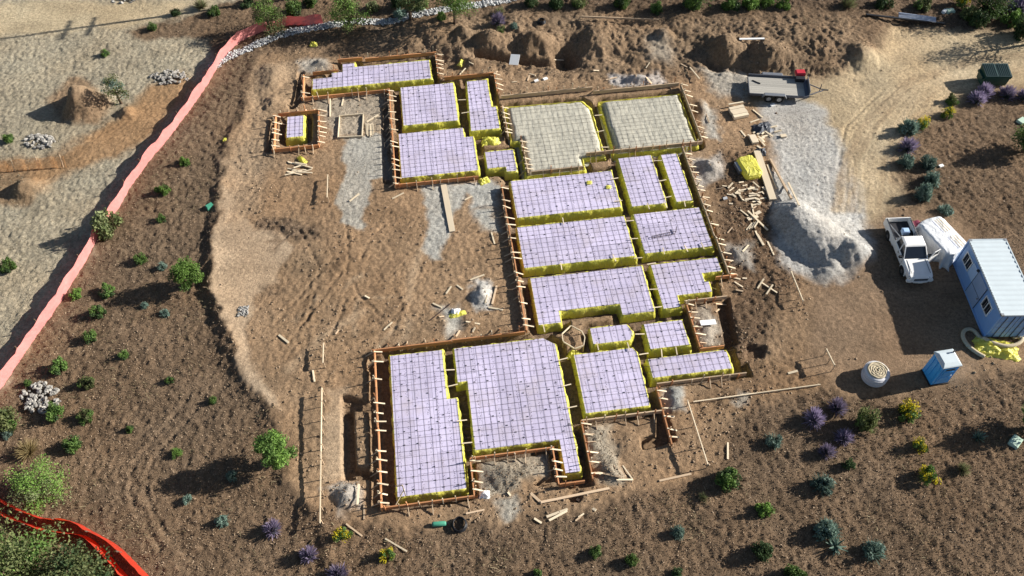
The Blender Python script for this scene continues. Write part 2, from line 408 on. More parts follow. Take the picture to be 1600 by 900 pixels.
# left of the fence: dry grass, the old track, orange bare strip
zone([(-500, -300), (-500, 760), (-60, 680), (0, 590), (60, 500), (150, 362), (215, 262), (300, 155), (335, 95), (318, 62), (262, 55), (228, 62), (205, 48), (300, 20), (420, -20), (470, -300)], C_GRASS, .07, .05, 1.0)
zone([(-500, 0), (0, 2), (120, 6), (250, 4), (335, -8), (360, -12), (330, 8), (270, 24), (215, 40), (120, 44), (0, 58), (-500, 84)], C_TRACK, .02, .02, 1.2)
zone([(-200, 236), (0, 246), (70, 240), (140, 205), (200, 165), (235, 128), (285, 118), (300, 128), (272, 170), (236, 214), (180, 238), (110, 262), (66, 290), (-200, 315)], C_ORANGE, .05, .04, 1.6)
zone([(72, 150), (110, 118), (150, 122), (178, 160), (150, 190), (90, 186)], (.27, .185, .115), .06, .05, 1.0)
zone([(-40, 268), (30, 262), (66, 290), (50, 310), (-40, 320)], (.24, .165, .10), .06, .05, 1.0)
# site dirt
SITE = [(404, 95), (470, 75), (540, 85), (640, 88), (700, 60), (860, 60), (1000, 60), (1100, 70), (1330, 70), (1390, 95), (1400, 320), (1480, 330), (1640, 560), (1500, 592), (1420, 616), (1290, 612), (1165, 640), (1120, 725), (1000, 765), (880, 800), (750, 818), (620, 832), (540, 806), (470, 785), (446, 700), (424, 645), (362, 560), (336, 440), (342, 330), (366, 220), (388, 130)]
zone(SITE, C_DIRT, .05, .045, .8)
zone([(560, 52), (690, 24), (860, 28), (1000, 26), (1130, 30), (1330, 34), (1370, 80), (1300, 118), (1180, 112), (1080, 112), (900, 112), (720, 92), (600, 88)], (.225, .155, .098), .16, .05, 1.6, z=.8)
zone([(760, -300), (800, 8), (1000, 12), (1260, 12), (1380, 20), (1640, 44), (1700, -300)], (.120, .082, .054), .14, .06, 2.0, z=1.0)
zone([(1110, 240), (1180, 240), (1215, 330), (1245, 430), (1180, 560), (1130, 640), (1100, 560), (1145, 460)], C_DARK, .13, .06, 1.6)
zone([(1130, 560), (1240, 560), (1290, 600), (1160, 640), (1060, 690), (1070, 640)], (.225, .145, .085), .11, .06, 1.4)
zone([(394, 350), (412, 338), (460, 344), (500, 352), (505, 372), (450, 372), (410, 366)], (.155, .107, .071), .17, .07, .5)
zone([(410, 436), (450, 400), (468, 410), (460, 450), (420, 462)], (.165, .115, .077), .17, .07, .5)
zone([(500, 480), (560, 440), (590, 500), (540, 540)], (.20, .138, .09), .13, .06, 1.6)
zone([(640, 420), (720, 430), (730, 480), (660, 470)], (.24, .175, .115), .12, .06, 1.2)
zone([(430, 395), (560, 375), (800, 380), (790, 520), (600, 530), (470, 640), (430, 560)], (.265, .178, .108), .055, .055, 2.0)
zone([(348, 296), (372, 320), (392, 356), (442, 370), (456, 388), (438, 436), (412, 448), (400, 486), (374, 520), (388, 560), (430, 640), (418, 636), (360, 562), (338, 450), (338, 370)], (.415, .305, .205), .016, .018, .5)
zone([(356, 250), (420, 262), (390, 330), (350, 345)], (.32, .225, .145), .03, .03, 1.4)
zone([(508, 612), (536, 600), (541, 700), (540, 752), (506, 752)], C_LIGHT, .02, .02, .5)
zone([(400, 110), (470, 95), (480, 150), (430, 180), (400, 330), (365, 330), (380, 200)], (.30, .215, .14), .08, .05, 1.4)
# access road, yard, grey gravel
zone([(1165, 116), (1290, 122), (1372, 80), (1400, 40), (1520, 52), (1900, 50), (1900, 128), (1620, 130), (1530, 142), (1480, 168), (1412, 196), (1384, 262), (1420, 325), (1345, 372), (1290, 330), (1210, 190)], C_ROAD, .025, .03, 1.8)
zone([(1340, 365), (1385, 330), (1490, 335), (1600, 540), (1480, 606), (1300, 606), (1260, 560), (1262, 440)], (.245, .167, .107), .035, .03, 1.6)
zone([(1190, 166), (1236, 152), (1284, 166), (1318, 232), (1345, 300), (1362, 372), (1352, 415), (1322, 440), (1290, 446), (1236, 412), (1206, 385), (1200, 320), (1216, 262)], C_GREY, .03, .045, 1.2)
zone([(1085, 110), (1170, 112), (1200, 140), (1160, 160), (1110, 140)], (.36, .325, .275), .06, .05, 1.2)
zone([(545, 214), (606, 210), (609, 276), (582, 282), (566, 366), (527, 346)], (.37, .345, .30), .03, .045, .35)
zone([(664, 288), (776, 284), (780, 320), (742, 322), (728, 300), (718, 330), (706, 372), (680, 404), (656, 392), (668, 330)], (.37, .355, .32), .04, .05, .5)
zone([(742, 325), (776, 322), (778, 362), (750, 356)], (.36, .34, .30), .04, .05, .8)
zone([(738, 440), (764, 444), (766, 478), (742, 488), (730, 470)], C_GREY, .05, .05, .5)
zone([(680, 480), (712, 478), (716, 515), (694, 528)], (.36, .34, .30), .03, .04, .8)
zone([(486, 150), (600, 142), (606, 208), (520, 214), (502, 180)], (.31, .26, .20), .05, .05, 1.0)
zone([(470, 92), (515, 92), (512, 112), (478, 112)], (.36, .32, .27), .05, .05, .8)
zone([(955, 120), (1035, 114), (1038, 132), (960, 136)], (.37, .335, .31), .09, .05, .6)
zone([(1098, 160), (1120, 170), (1128, 225), (1105, 215)], (.34, .315, .275), .07, .05, .8)
zone([(1080, 245), (1120, 240), (1128, 275), (1100, 300), (1084, 275)], (.33, .30, .27), .10, .05, .8)
zone([(1138, 385), (1175, 385), (1172, 418), (1140, 415)], (.33, .30, .265), .09, .05, .8)
zone([(1038, 602), (1072, 604), (1080, 648), (1046, 652)], (.35, .335, .30), .08, .05, .6)
zone([(1086, 478), (1120, 478), (1128, 535), (1098, 540)], (.33, .28, .225), .08, .05, .5)
zone([(752, 722), (862, 708), (866, 752), (756, 768)], (.31, .265, .205), .12, .05, .5)
zone([(918, 668), (960, 664), (975, 745), (930, 748)], (.30, .255, .195), .12, .05, .7)
zone([(512, 762), (560, 758), (572, 800), (522, 806)], (.33, .30, .265), .11, .05, .6)
zone([(770, 775), (800, 770), (806, 800), (776, 806)], (.34, .31, .26), .05, .05, .6)
zone([(1152, 618), (1172, 618), (1170, 634), (1150, 632)], (.38, .33, .27), .04, .04, .4)
zone([(1010, 70), (1040, 68), (1044, 100), (1014, 98)], (.27, .225, .175), .08, .05, 1.4)
SMEAR = .4+.9*fbm(X, Y, .8, 171); XS, YS = X+jx*.25, Y+jy*.25
def streak(line, c, w, k=.6):                         # soil smeared along a machine track
    q = d_line(pp(line), XS, YS, 1.2); m_ = q < 1.19; w_ = (np.exp(-(q[m_]/w)**2)*k*SMEAR[m_])[:, None]
    col[m_] = col[m_]*(1-w_)+np.array(c)*w_
_r2 = random.Random(31)
for k_ in range(26):
    x0, y0 = _r2.uniform(430, 700), _r2.uniform(350, 560); a_ = _r2.gauss(-.9, .5); ln = _r2.uniform(30, 90); cv = _r2.uniform(-.5, .5)
    streak([(x0+math.cos(a_+cv*s_)*ln*s_, y0+math.sin(a_+cv*s_)*ln*s_*.9) for s_ in (-.5, -.2, .1, .5)], _r2.choice(((.16, .105, .065), (.36, .265, .175), (.19, .125, .075))), _r2.uniform(.12, .35), .7)
for k_ in range(14):
    o_ = _r2.uniform(-45, 70); q_ = _r2.uniform(-20, 20)
    streak([(1330+o_*.9+q_, 330), (1345+o_*.8, 250), (1375+o_*.7+q_, 185), (1430+o_*.45, 133+o_*.15), (1530+o_*.3, 100+o_*.25), (1660, 86+o_*.3)], _r2.choice(((.50, .395, .26), (.33, .245, .155))), _r2.uniform(.15, .35), .6)
for l_ in ([(290, 620), (255, 665), (222, 700), (203, 732), (200, 765), (214, 805), (245, 850), (290, 900)], [(316, 620), (281, 665), (248, 700), (229, 732), (226, 765), (240, 805), (271, 850), (320, 900)], [(60, 560), (150, 520), (240, 500)], [(1250, 890), (1330, 780), (1420, 700), (1560, 640)]):
    streak(l_, (.225, .155, .10), .3, .6)
# broad tonal drift of the ground itself
drift = (fbm(X, Y, 9, 21)-.5)*.34 + (fbm(X, Y, 1.7, 25)-.5)*.42 + (fbm(X*.5+Y*.5, Y*1.6, 1.3, 27)-.5)*.30
dr2 = (fbm(X, Y, 4, 31)-.5)*.12
col *= (1+drift)[..., None]; col[..., 0] *= 1+dr2; col[..., 2] *= 1-dr2
# --- large forms
HILL = pp([(470, -400), (404, 60), (392, 130), (368, 215), (347, 290), (335, 372), (336, 440), (348, 505), (362, 555), (400, 606), (430, 655), (452, 715), (474, 770), (500, 822), (540, 1000), (-900, 1000), (-900, -400)])
d = -sd_poly(HILL, X+jx*.75, Y+jy*.75, 8.0)
yb = P(350, 480)[1]
bank = .10*sstep(60, 50, Y) + .30*np.exp(-((Y-yb-1.5)/8.5)**2)
Z -= np.where(d > 0, bank*sstep(0, 1.1, d) + .022*np.clip(d-1, 0, 22)*sstep(64, 48, Y), 0)
Z += .10*np.exp(-(np.clip(d, -9, 9)/.5)**2)*(d > -1.5)          # spoil lip along the edge
# plateau at the back and its eroded face
PLAT = pp([(640, -500), (655, 20), (700, 34), (742, 38), (858, 44), (884, 30), (912, 36), (962, 40), (1040, 42), (1085, 36), (1118, 40), (1160, 54), (1240, 62), (1318, 56), (1352, 44), (1362, 10), (1380, -500)], 1.5)
erx = (fbm(X*1.5, Y*.6, 1.0, 41)-.5)*1.1 + (fbm(X, Y, 3.5, 43)-.5)*3.0
d = sd_poly(PLAT, X+jx*.6+erx*.5, Y+jy*.6+erx, 5.0)
Z += .80*(1-sstep(-.6, 3.6, d)) + np.where(d < 0, .03*np.clip(-d, 0, 10), 0)
def mound(px, py, h, rx, ry=None, ang=0.0, p=1.0, zz=0.0):
    c = P(px, py, zz); ry = ry or rx
    ca, sa = math.cos(math.radians(ang)), math.sin(math.radians(ang))
    dx = XJ*.5+X*.5-c.x; dy = YJ*.5+Y*.5-c.y
    ex = ca*dx+sa*dy; ex = np.where(ex < 0, ex*(1.0 if h < .55 else 1.75), ex)
    q = np.sqrt((ex/rx)**2 + ((-sa*dx+ca*dy)/ry)**2)
    Z[:] += h*(1-sstep(0, 1, q))**p
def ridge(poly, h, r):
    q = d_line(pp(poly, 0), XJ*.5+X*.5, YJ*.5+Y*.5)/r
    Z[:] += h*np.clip(1-q, 0, 1)**.85*(1-.25*np.exp(-(q*4)**2))
for a in [(930, 76, .8, 3.0, 2.2), (1128, 84, 1.15, 2.6, 1.9), (1192, 96, 1.1, 3.0, 2.0), (1290, 92, .6, 3.4, 2.2), (1340, 95, .7, 1.8, 1.8), (760, 74, .8, 2.2, 1.4), (722, 66, .6, 1.2, 1.2), (835, 76, .9, 2.6, 1.4), (1035, 66, .6, 1.3, 1.0),
          (884, 92, -1.2, 1.6, 1.9), (1112, 100, -.5, 1.3, 1.6), (1175, 110, -.3, 1.2, 1.2),
          (126, 160, 2.0, 3.0, 2.4), (34, 288, .9, 2.4, 1.2), (195, 175, .5, 1.2, .9),
          (1102, 262, .75, 1.5, 1.2), (1152, 402, .6, 1.2, 1.0), (1058, 625, .55, 1.3, 1.6), (1105, 512, .35, .9, 1.8), (1096, 170, .5, .9, 1.6),
          (808, 742, .42, 2.6, .9), (935, 690, .42, 1.2, 1.6), (950, 728, .4, 1.3, 1.0), (990, 690, .30, 1.8, .9), (545, 780, .45, 1.2, 1.0), (994, 124, .55, 2.2, .6),
          (505, 102, .5, 1.1, .9), (425, 120, .45, 1.6, 2.6), (430, 160, .3, 1.2, 1.6), (750, 462, .5, .9, 1.0), (735, 505, .25, 1.2, .8), (690, 512, .2, 1.0, .8),
          (735, 103, .35, 1.2, .8), (760, 120, .35, 1.2, .6), (442, 355, .18, 2.4, 1.2), (1330, 405, .75, 1.9, 1.5), (1295, 425, .45, 1.5, 1.2), (640, 740, .12, 1, 1)]:
    mound(*a)
ridge([(1240, 342), (1260, 362), (1298, 390)], 1.0, 1.8)
ridge([(1262, 350), (1330, 392)], .55, 2.6)
bkw = np.exp(-((Y-(58.0+.0*X))/4.2)**2)*sstep(-8, -4, X)*(1-sstep(27, 31, X))
Z += bkw*((fbm(X, Y, 3.2, 141, 5)-.5)*1.0 + (fbm(X, Y, .7, 143, 3)-.5)*.35)
# ruts: tyre tracks
def rut(line, depth, w):
    q = d_line(pp(line), X, Y, 2.0)
    Z[:] += -depth*np.exp(-(q/w)**2) + depth*.55*np.exp(-((q-w*1.7)/w)**2)
for off in (0, 26):
    rut([(290+off, 620), (255+off, 665), (222+off, 700), (203+off, 732), (200+off, 765), (214+off, 805), (245+off, 850)], .055, .15)
for i, l in enumerate([[(430, 505), (470, 460), (520, 400)], [(455, 530), (500, 470), (548, 405)], [(540, 345), (545, 400), (540, 430)], [(600, 500), (560, 460), (540, 420)], [(470, 360), (500, 420), (480, 500)],
                       [(1180, 130), (1120, 118), (1070, 96)], [(1190, 124), (1140, 108), (1090, 88)], [(1420, 190), (1480, 150), (1580, 125)], [(1380, 120), (1450, 95), (1600, 80)], [(1330, 200), (1370, 160), (1460, 120)], [(1310, 260), (1320, 200), (1380, 140)]]):
    rut(l, .045, .13)
_rr = random.Random(77)
for k in range(22):                                   # machine tracks fanning over the courtyard
    x0, y0 = _rr.uniform(440, 640), _rr.uniform(360, 540); a = _rr.gauss(-.95, .45); ln = _rr.uniform(25, 75); cv = _rr.uniform(-.25, .25)
    l = [(x0+math.cos(a+cv*s)*ln*s, y0+math.sin(a+cv*s)*ln*s*.9) for s in (-.5, -.25, 0, .25, .5)]
    rut(l, _rr.uniform(.012, .045), _rr.uniform(.06, .12))
for k in range(16):                                   # wheel marks on the access road, crossing and breaking off
    o = _rr.uniform(-45, 70); q = _rr.uniform(-22, 22)
    l = [(1318+o*.9+q, 340), (1326+o*.8, 260), (1360+o*.7+q, 190), (1420+o*.45, 135+o*.15+q*.3), (1520+o*.3, 100+o*.25), (1660, 86+o*.3-q*.4)]
    s0 = _rr.randrange(0, 4); rut(l[s0:s0+_rr.randrange(2, 4)], _rr.uniform(.008, .026), _rr.uniform(.06, .12))
# trenches round the pads, and the open trenches beside them
dpad = np.full(X.shape, 4.0)
for k, pts, lab in PADS:
    dpad = np.minimum(dpad, sd_poly([UV(u, v) for u, v in pts], X, Y))
dig = np.minimum(amp, .05)
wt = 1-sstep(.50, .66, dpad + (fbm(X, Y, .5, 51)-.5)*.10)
TRENCH = [([(537, 642), (551, 640), (556, 735), (600, 738), (600, 752), (538, 752)], -.75), ([(577, 560), (600, 560), (604, 790), (582, 792)], -.5), ([(536, 620), (586, 632), (588, 645), (536, 642)], -.4), ([(574, 566), (592, 566), (592, 580), (574, 580)], -.45),
          ([(1122, 478), (1136, 470), (1150, 540), (1134, 545)], -.6), ([(1028, 640), (1040, 655), (1054, 692), (1006, 704), (1004, 690), (1026, 684)], -.65), ([(858, 706), (876, 702), (884, 756), (852, 764), (836, 760), (862, 748)], -.5),
          ([(742, 90), (866, 100), (866, 108), (742, 97)], -.5), ([(442, 190), (434, 188), (422, 240), (416, 240), (424, 190)], -.4), ([(1120, 575), (1165, 572), (1172, 590), (1130, 595)], -.4), ([(1166, 540), (1195, 545), (1190, 562), (1166, 560)], -.4),
          ([(460, 150), (470, 116), (476, 116), (472, 158), (460, 172), (450, 172)], -.45), ([(598, 170), (606, 168), (612, 290), (600, 288)], -.35), ([(884, 752), (920, 745), (924, 760), (890, 764)], -.4), ([(892, 772), (908, 770), (906, 784), (890, 784)], -.4)]
amp *= 1-wt*.8; fine *= 1-wt*.5
# clumps
n1 = fbm(X, Y, .34, 61, 2); n2 = fbm(X*1.25+Y*.5, Y*.75, .8, 71, 2); n3 = vnoise(X, Y, .22, 81)
n4 = fbm(X, Y, 2.6, 91)
Z += amp*((n1-.5)*.60 + (n2-.5)*.55 + (n3-.5)*1.05) + fine*(vnoise(X, Y, .15, 85)-.5)*1.9 + amp*(n4-.5)*1.2
flatw = sstep(1.0, 2.2, np.minimum(dpad, 4))          # keep dirt near the house close to level 0
Z = np.where(dpad < 2.3, Z*(.65+.35*flatw), Z)
for poly, zt in TRENCH:
    q = sd_poly(pp(poly, zt*.5), X+jx*.12, Y+jy*.12)
    w_ = 1-sstep(-.05, .12, q); Z = Z*(1-w_)+(zt+(n1-.5)*.08)*w_
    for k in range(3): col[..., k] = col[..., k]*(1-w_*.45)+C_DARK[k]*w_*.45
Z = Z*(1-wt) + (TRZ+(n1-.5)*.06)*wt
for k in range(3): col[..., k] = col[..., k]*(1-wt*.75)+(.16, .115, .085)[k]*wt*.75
# yards where heavy things stand are level
for poly in ([(1375, 350), (1470, 340), (1515, 365), (1640, 380), (1680, 600), (1525, 560), (1400, 445)], [(1160, 125), (1285, 130), (1285, 180), (1160, 180)], [(1515, 110), (1600, 110), (1600, 150), (1515, 150)], [(1335, 560), (1510, 545), (1510, 612), (1335, 612)]):
    q = sd_poly(pp(poly), X, Y); w_ = 1-sstep(-.3, .9, q); Z = Z*(1-w_)+(.25*(Z-np.round(Z)) if False else (n1-.5)*.03)*w_
far = sstep(90, 300, np.sqrt(X**2+(Y-40)**2)); Z = Z*(1-far)-far*1.0
Z += far*18*(fbm(X, Y, 320, 7)-.45)

ny, nx = X.shape
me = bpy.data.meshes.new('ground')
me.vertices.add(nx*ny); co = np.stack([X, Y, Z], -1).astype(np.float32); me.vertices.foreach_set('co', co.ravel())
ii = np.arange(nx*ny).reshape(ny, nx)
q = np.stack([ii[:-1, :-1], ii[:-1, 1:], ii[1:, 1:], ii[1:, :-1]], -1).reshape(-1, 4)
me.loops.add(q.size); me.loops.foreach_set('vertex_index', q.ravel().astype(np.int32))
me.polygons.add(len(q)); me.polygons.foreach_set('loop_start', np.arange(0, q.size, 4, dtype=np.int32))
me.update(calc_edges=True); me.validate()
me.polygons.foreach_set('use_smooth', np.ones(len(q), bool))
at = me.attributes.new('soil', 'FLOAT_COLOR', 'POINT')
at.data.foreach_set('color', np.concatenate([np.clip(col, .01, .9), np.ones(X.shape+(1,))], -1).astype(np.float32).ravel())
m, t, b = new_mat('soil'); N = t.nodes.new; L = t.links.new
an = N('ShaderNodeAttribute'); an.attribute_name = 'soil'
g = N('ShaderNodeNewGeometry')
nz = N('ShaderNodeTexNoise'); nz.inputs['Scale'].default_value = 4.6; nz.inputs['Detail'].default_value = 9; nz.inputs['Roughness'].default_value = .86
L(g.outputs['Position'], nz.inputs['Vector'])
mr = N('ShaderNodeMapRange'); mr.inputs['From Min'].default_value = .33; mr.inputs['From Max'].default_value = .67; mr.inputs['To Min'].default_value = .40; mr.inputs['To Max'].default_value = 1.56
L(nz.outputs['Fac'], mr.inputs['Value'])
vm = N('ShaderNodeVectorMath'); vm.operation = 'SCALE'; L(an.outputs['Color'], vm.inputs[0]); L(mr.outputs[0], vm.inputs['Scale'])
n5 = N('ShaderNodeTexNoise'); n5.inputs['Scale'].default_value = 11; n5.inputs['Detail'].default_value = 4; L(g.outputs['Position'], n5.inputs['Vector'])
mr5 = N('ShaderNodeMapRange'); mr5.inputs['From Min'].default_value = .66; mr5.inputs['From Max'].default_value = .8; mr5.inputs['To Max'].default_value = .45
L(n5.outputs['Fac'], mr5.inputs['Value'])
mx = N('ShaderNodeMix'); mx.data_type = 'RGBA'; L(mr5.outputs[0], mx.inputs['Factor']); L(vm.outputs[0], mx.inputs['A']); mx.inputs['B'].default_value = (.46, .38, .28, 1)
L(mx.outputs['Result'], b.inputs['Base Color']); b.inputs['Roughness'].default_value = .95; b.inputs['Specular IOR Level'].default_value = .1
bz = N('ShaderNodeTexNoise'); bz.inputs['Scale'].default_value = 8; bz.inputs['Detail'].default_value = 8; bz.inputs['Roughness'].default_value = .8
L(g.outputs['Position'], bz.inputs['Vector'])
bp = N('ShaderNodeBump'); bp.inputs['Strength'].default_value = 1; bp.inputs['Distance'].default_value = .10
L(bz.outputs['Fac'], bp.inputs['Height']); L(bp.outputs[0], b.inputs['Normal'])
me.materials.append(m)
ground = link('ground', me); tag(ground, 'brown dirt, mulch, dry grass and gravel ground of the building site', 'ground', kind='structure')

def GH(x, y):
    i = np.clip(np.searchsorted(GX, x)-1, 0, nx-2); j = np.clip(np.searchsorted(GY, y)-1, 0, ny-2)
    fx = (x-GX[i])/(GX[i+1]-GX[i]); fy = (y-GY[j])/(GY[j+1]-GY[j])
    return (Z[j, i]*(1-fx)+Z[j, i+1]*fx)*(1-fy)+(Z[j+1, i]*(1-fx)+Z[j+1, i+1]*fx)*fy
def G(px, py, dz=0.0):
    z = 0.0
    for _ in range(9):
        p = P(px, py, z); z = .4*z + .6*float(GH(p.x, p.y))
    p = P(px, py, z); p.z = float(GH(p.x, p.y))+dz
    return p
# ------------------------------------------------------------------ foundation pads
rnd = random.Random(3)
def area(pts): return .5*sum(pts[i][0]*pts[(i+1) % len(pts)][1]-pts[(i+1) % len(pts)][0]*pts[i][1] for i in range(len(pts)))
def clip(poly, u0, u1, v0, v1):
    def cut(ps, ax, val, keep):
        o = []
        for i in range(len(ps)):
            a, b_ = ps[i-1], ps[i]
            ia, ib = keep(a[ax], val), keep(b_[ax], val)
            if ia != ib:
                t_ = (val-a[ax])/(b_[ax]-a[ax]); o.append((a[0]+t_*(b_[0]-a[0]), a[1]+t_*(b_[1]-a[1])))
            if ib: o.append(b_)
        return o
    ge = lambda a, b_: a >= b_; le = lambda a, b_: a <= b_
    for ax, val, k in ((0, u0, ge), (0, u1, le), (1, v0, ge), (1, v1, le)):
        poly = cut(poly, ax, val, k)
        if len(poly) < 3: return []
    out = []
    for p in poly:
        if not out or abs(p[0]-out[-1][0])+abs(p[1]-out[-1][1]) > 1e-4: out.append(p)
    return out
def inside(pts, u, v):
    r = False; n = len(pts)
    for i in range(n):
        (ax, ay), (bx, by) = pts[i], pts[(i+1) % n]
        if (ay > v) != (by > v) and u < (bx-ax)*(v-ay)/(by-ay)+ax: r = not r
    return r
def spans(pts, axis_, val):
    """intervals of the polygon along the line u=val (axis 0) or v=val (axis 1)"""
    c = []; n = len(pts)
    for i in range(n):
        a, b_ = pts[i], pts[(i+1) % n]
        if (a[axis_] > val) != (b_[axis_] > val):
            c.append(a[1-axis_]+(val-a[axis_])/(b_[axis_]-a[axis_])*(b_[1-axis_]-a[1-axis_]))
    c.sort(); return list(zip(c[::2], c[1::2]))
def mitres(pts):
    n = len(pts); r = []
    for i in range(n):
        a = Vector(pts[i-1]); p = Vector(pts[i]); c = Vector(pts[(i+1) % n])
        d1 = (p-a).normalized(); d2 = (c-p).normalized()
        n1_ = Vector((d1.y, -d1.x)); n2_ = Vector((d2.y, -d2.x))
        mm = n1_+n2_; k = mm.dot(n1_)
        r.append(mm/k if k > .2 else n1_)
    return r
def skirt(pts, seed, prof, step=.16, bulge=.055):
    """sloping wrinkled membrane round a pad: rows of (outset, z)"""
    rs = random.Random(seed); mt = mitres(pts); n = len(pts); P_ = []; O_ = []
    for i in range(n):
        a = Vector(pts[i]); c = Vector(pts[(i+1) % n]); m0, m1 = mt[i], mt[(i+1) % n]
        k = max(2, int((c-a).length/step))
        for j in range(k):
            t_ = j/k; P_.append(a.lerp(c, t_)); O_.append(m0.lerp(m1, t_))
    nn = len(P_); b_ = MB(); rings = []
    w1 = [rs.random() for _ in range(nn)]; w1 = [(w1[i-1]+2*w1[i]+w1[(i+1) % nn])/4 for i in range(nn)]
    for r_, (o_, z_) in enumerate(prof):
        ring = []
        for i in range(nn):
            amp_ = bulge*(0 if r_ == 0 else 1)
            off = o_ + amp_*((w1[i]-.5)*2.4 + rs.uniform(-.5, .5))
            q_ = P_[i]+O_[i]*off
            ring.append(UV(q_.x, q_.y, z_+(rs.uniform(-.02, .02)+(w1[i]-.5)*.05 if 0 < r_ < len(prof)-1 else 0)))
        rings.append(ring)
    b_.loft(rings, cap=False); b_.f = [tuple(reversed(f_)) for f_ in b_.f]
    return b_
BAR = {}
SP = .41
for idx, (kind, pts, lab) in enumerate(PADS):
    if area(pts) < 0: pts = pts[::-1]
    us = [p[0] for p in pts]; vs = [p[1] for p in pts]
    base = UV(sum(us)/len(us), sum(vs)/len(vs), TRZ)
    pad = empty('foam_pad' if kind == 'foam' else 'gravel_pad', base, 0, lab, 'foundation pad', 'foundation pads of the house')
    def place(o):
        o.parent = pad; o.matrix_basis = Matrix.Translation(-base); return o
    if kind == 'foam':
        core = MB(); core.prism([UV(*p) for p in pts], TRZ-.1, PADZ-.055)
        place(core.build('gravel_core', 'gravel_pad'))
        k = skirt(pts, idx, [(-.01, PADZ+.010), (.035, PADZ-.01), (.09, .10), (.12, -.08), (.13, -.28), (.15, TRZ-.02)])
        place(k.build('yellow_membrane', 'yellow_film', smooth=True))
        bu, bv = (1.22, 2.44) if max(us)-min(us) < max(vs)-min(vs) else (2.44, 1.22)
        u = min(us)
        r_ = 0
        while u < max(us)-.05:
            v = min(vs) - (bv/2 if r_ % 2 and bv > bu else 0); r_ += 1
            while v < max(vs)-.05:
                g_ = .006; c_ = clip(pts, u+g_, u+bu-g_, v+g_, v+bv-g_)
                if len(c_) >= 3 and abs(area(c_)) > .03:
                    dz = rnd.uniform(-.004, .008)
                    bb = MB(); bb.prism([UV(*p) for p in c_], PADZ-.05+dz, PADZ+dz)
                    place(bb.build('foam_board', 'foam'))
                v += bv
            u += bu
    else:
        # gravel heaped in a flat-topped pad with rounded shoulders
        st = .13; U0, V0 = min(us)-.5, min(vs)-.5
        gu = np.arange(U0, max(us)+.55, st); gv = np.arange(V0, max(vs)+.55, st)
        GU, GV = np.meshgrid(gu, gv); dd = sd_poly(pts, GU, GV)
        zz = TRZ + (PADZ-TRZ)*(1-sstep(-.28, .42, dd + (vnoise(GU, GV, .6, idx)-.5)*.14)) + (vnoise(GU, GV, .2, idx)-.5)*.05 + (vnoise(GU, GV, 1.1, idx+3)-.5)*.06
        wx = CT*GU-ST*GV; wy = 40+ST*GU+CT*GV
        vid = -np.ones(GU.shape, int); keep = dd < .46; vid[keep] = np.arange(keep.sum())
        vv = np.stack([wx[keep], wy[keep], zz[keep]], -1)
        ff = [(vid[j, i], vid[j, i+1], vid[j+1, i+1], vid[j+1, i]) for j in range(len(gv)-1) for i in range(len(gu)-1) if min(vid[j, i], vid[j, i+1], vid[j+1, i+1], vid[j+1, i]) >= 0]
        gm = MB(); gm.v = [tuple(x) for x in vv]; gm.f = ff; gm.mi = [0]*len(ff)
        place(gm.build('gravel_bed', 'gravel_pad', smooth=True))
        k = skirt(pts, idx, [(.14, PADZ-.22), (.20, -.06), (.23, -.25), (.28, TRZ-.02)])
        place(k.build('yellow_membrane', 'yellow_film', smooth=True))
    # rebar mat
    rz_ = PADZ+.022 if kind == 'foam' else PADZ+.04
    mat_ = empty('rebar_mat', UV(sum(us)/len(us), sum(vs)/len(vs), rz_), 0, 'steel rebar grid tied over the '+lab.replace(' with ', ' having ') if False else 'rebar grid over the '+lab, 'rebar', 'rebar mats over the pads')
    if len(mat_['label'].split()) > 16: mat_['label'] = ' '.join(mat_['label'].split()[:16])
    ext = .46
    for ax in (0, 1):
        lo, hi = (min(us), max(us)) if ax == 0 else (min(vs), max(vs))
        x = math.ceil(lo/SP)*SP+.03
        while x < hi:
            for a, c in spans(pts, ax, x):
                if c-a < .3 or (ax == 1 and rnd.random() < .07): continue
                e0, e1 = ext+rnd.uniform(-.1, .06), ext+rnd.uniform(-.1, .06); w_ = rnd.uniform(-.03, .03)
                p0, p1 = (UV(x+w_, a-e0, rz_), UV(x-w_, c+e1, rz_)) if ax == 0 else (UV(a-e0, x+w_, rz_+.010), UV(c+e1, x-w_, rz_+.010))
                beam('rebar', p0, p1, .0085, .0085, 'rebar', mat_)
            x += SP*rnd.uniform(.88, 1.12)
    # concrete dobies that carry the bars
    db = MB(); x = math.ceil(min(us)/SP)*SP+.03
    i_ = 0
    while x < max(us):
        y = math.ceil(min(vs)/SP)*SP+.03; j_ = i_
        while y < max(vs):
            if kind == 'foam' and j_ % 2 == 0 and inside(pts, x, y) and rnd.random() < .4:
                q_ = UV(x+rnd.uniform(-.06, .06), y+rnd.uniform(-.06, .06)); s_ = .036
                db.box(q_.x-s_*1.4, q_.x+s_*1.4, q_.y-s_*.7, q_.y+s_*.7, PADZ-.02, rz_+.012)
            y += SP; j_ += 1
        x += SP; i_ += 1
    if db.f:
        o = db.build('spacer_blocks', 'steel_dark', mat_); o.matrix_basis = Matrix.Translation(-mat_.location); o['kind'] = 'stuff'

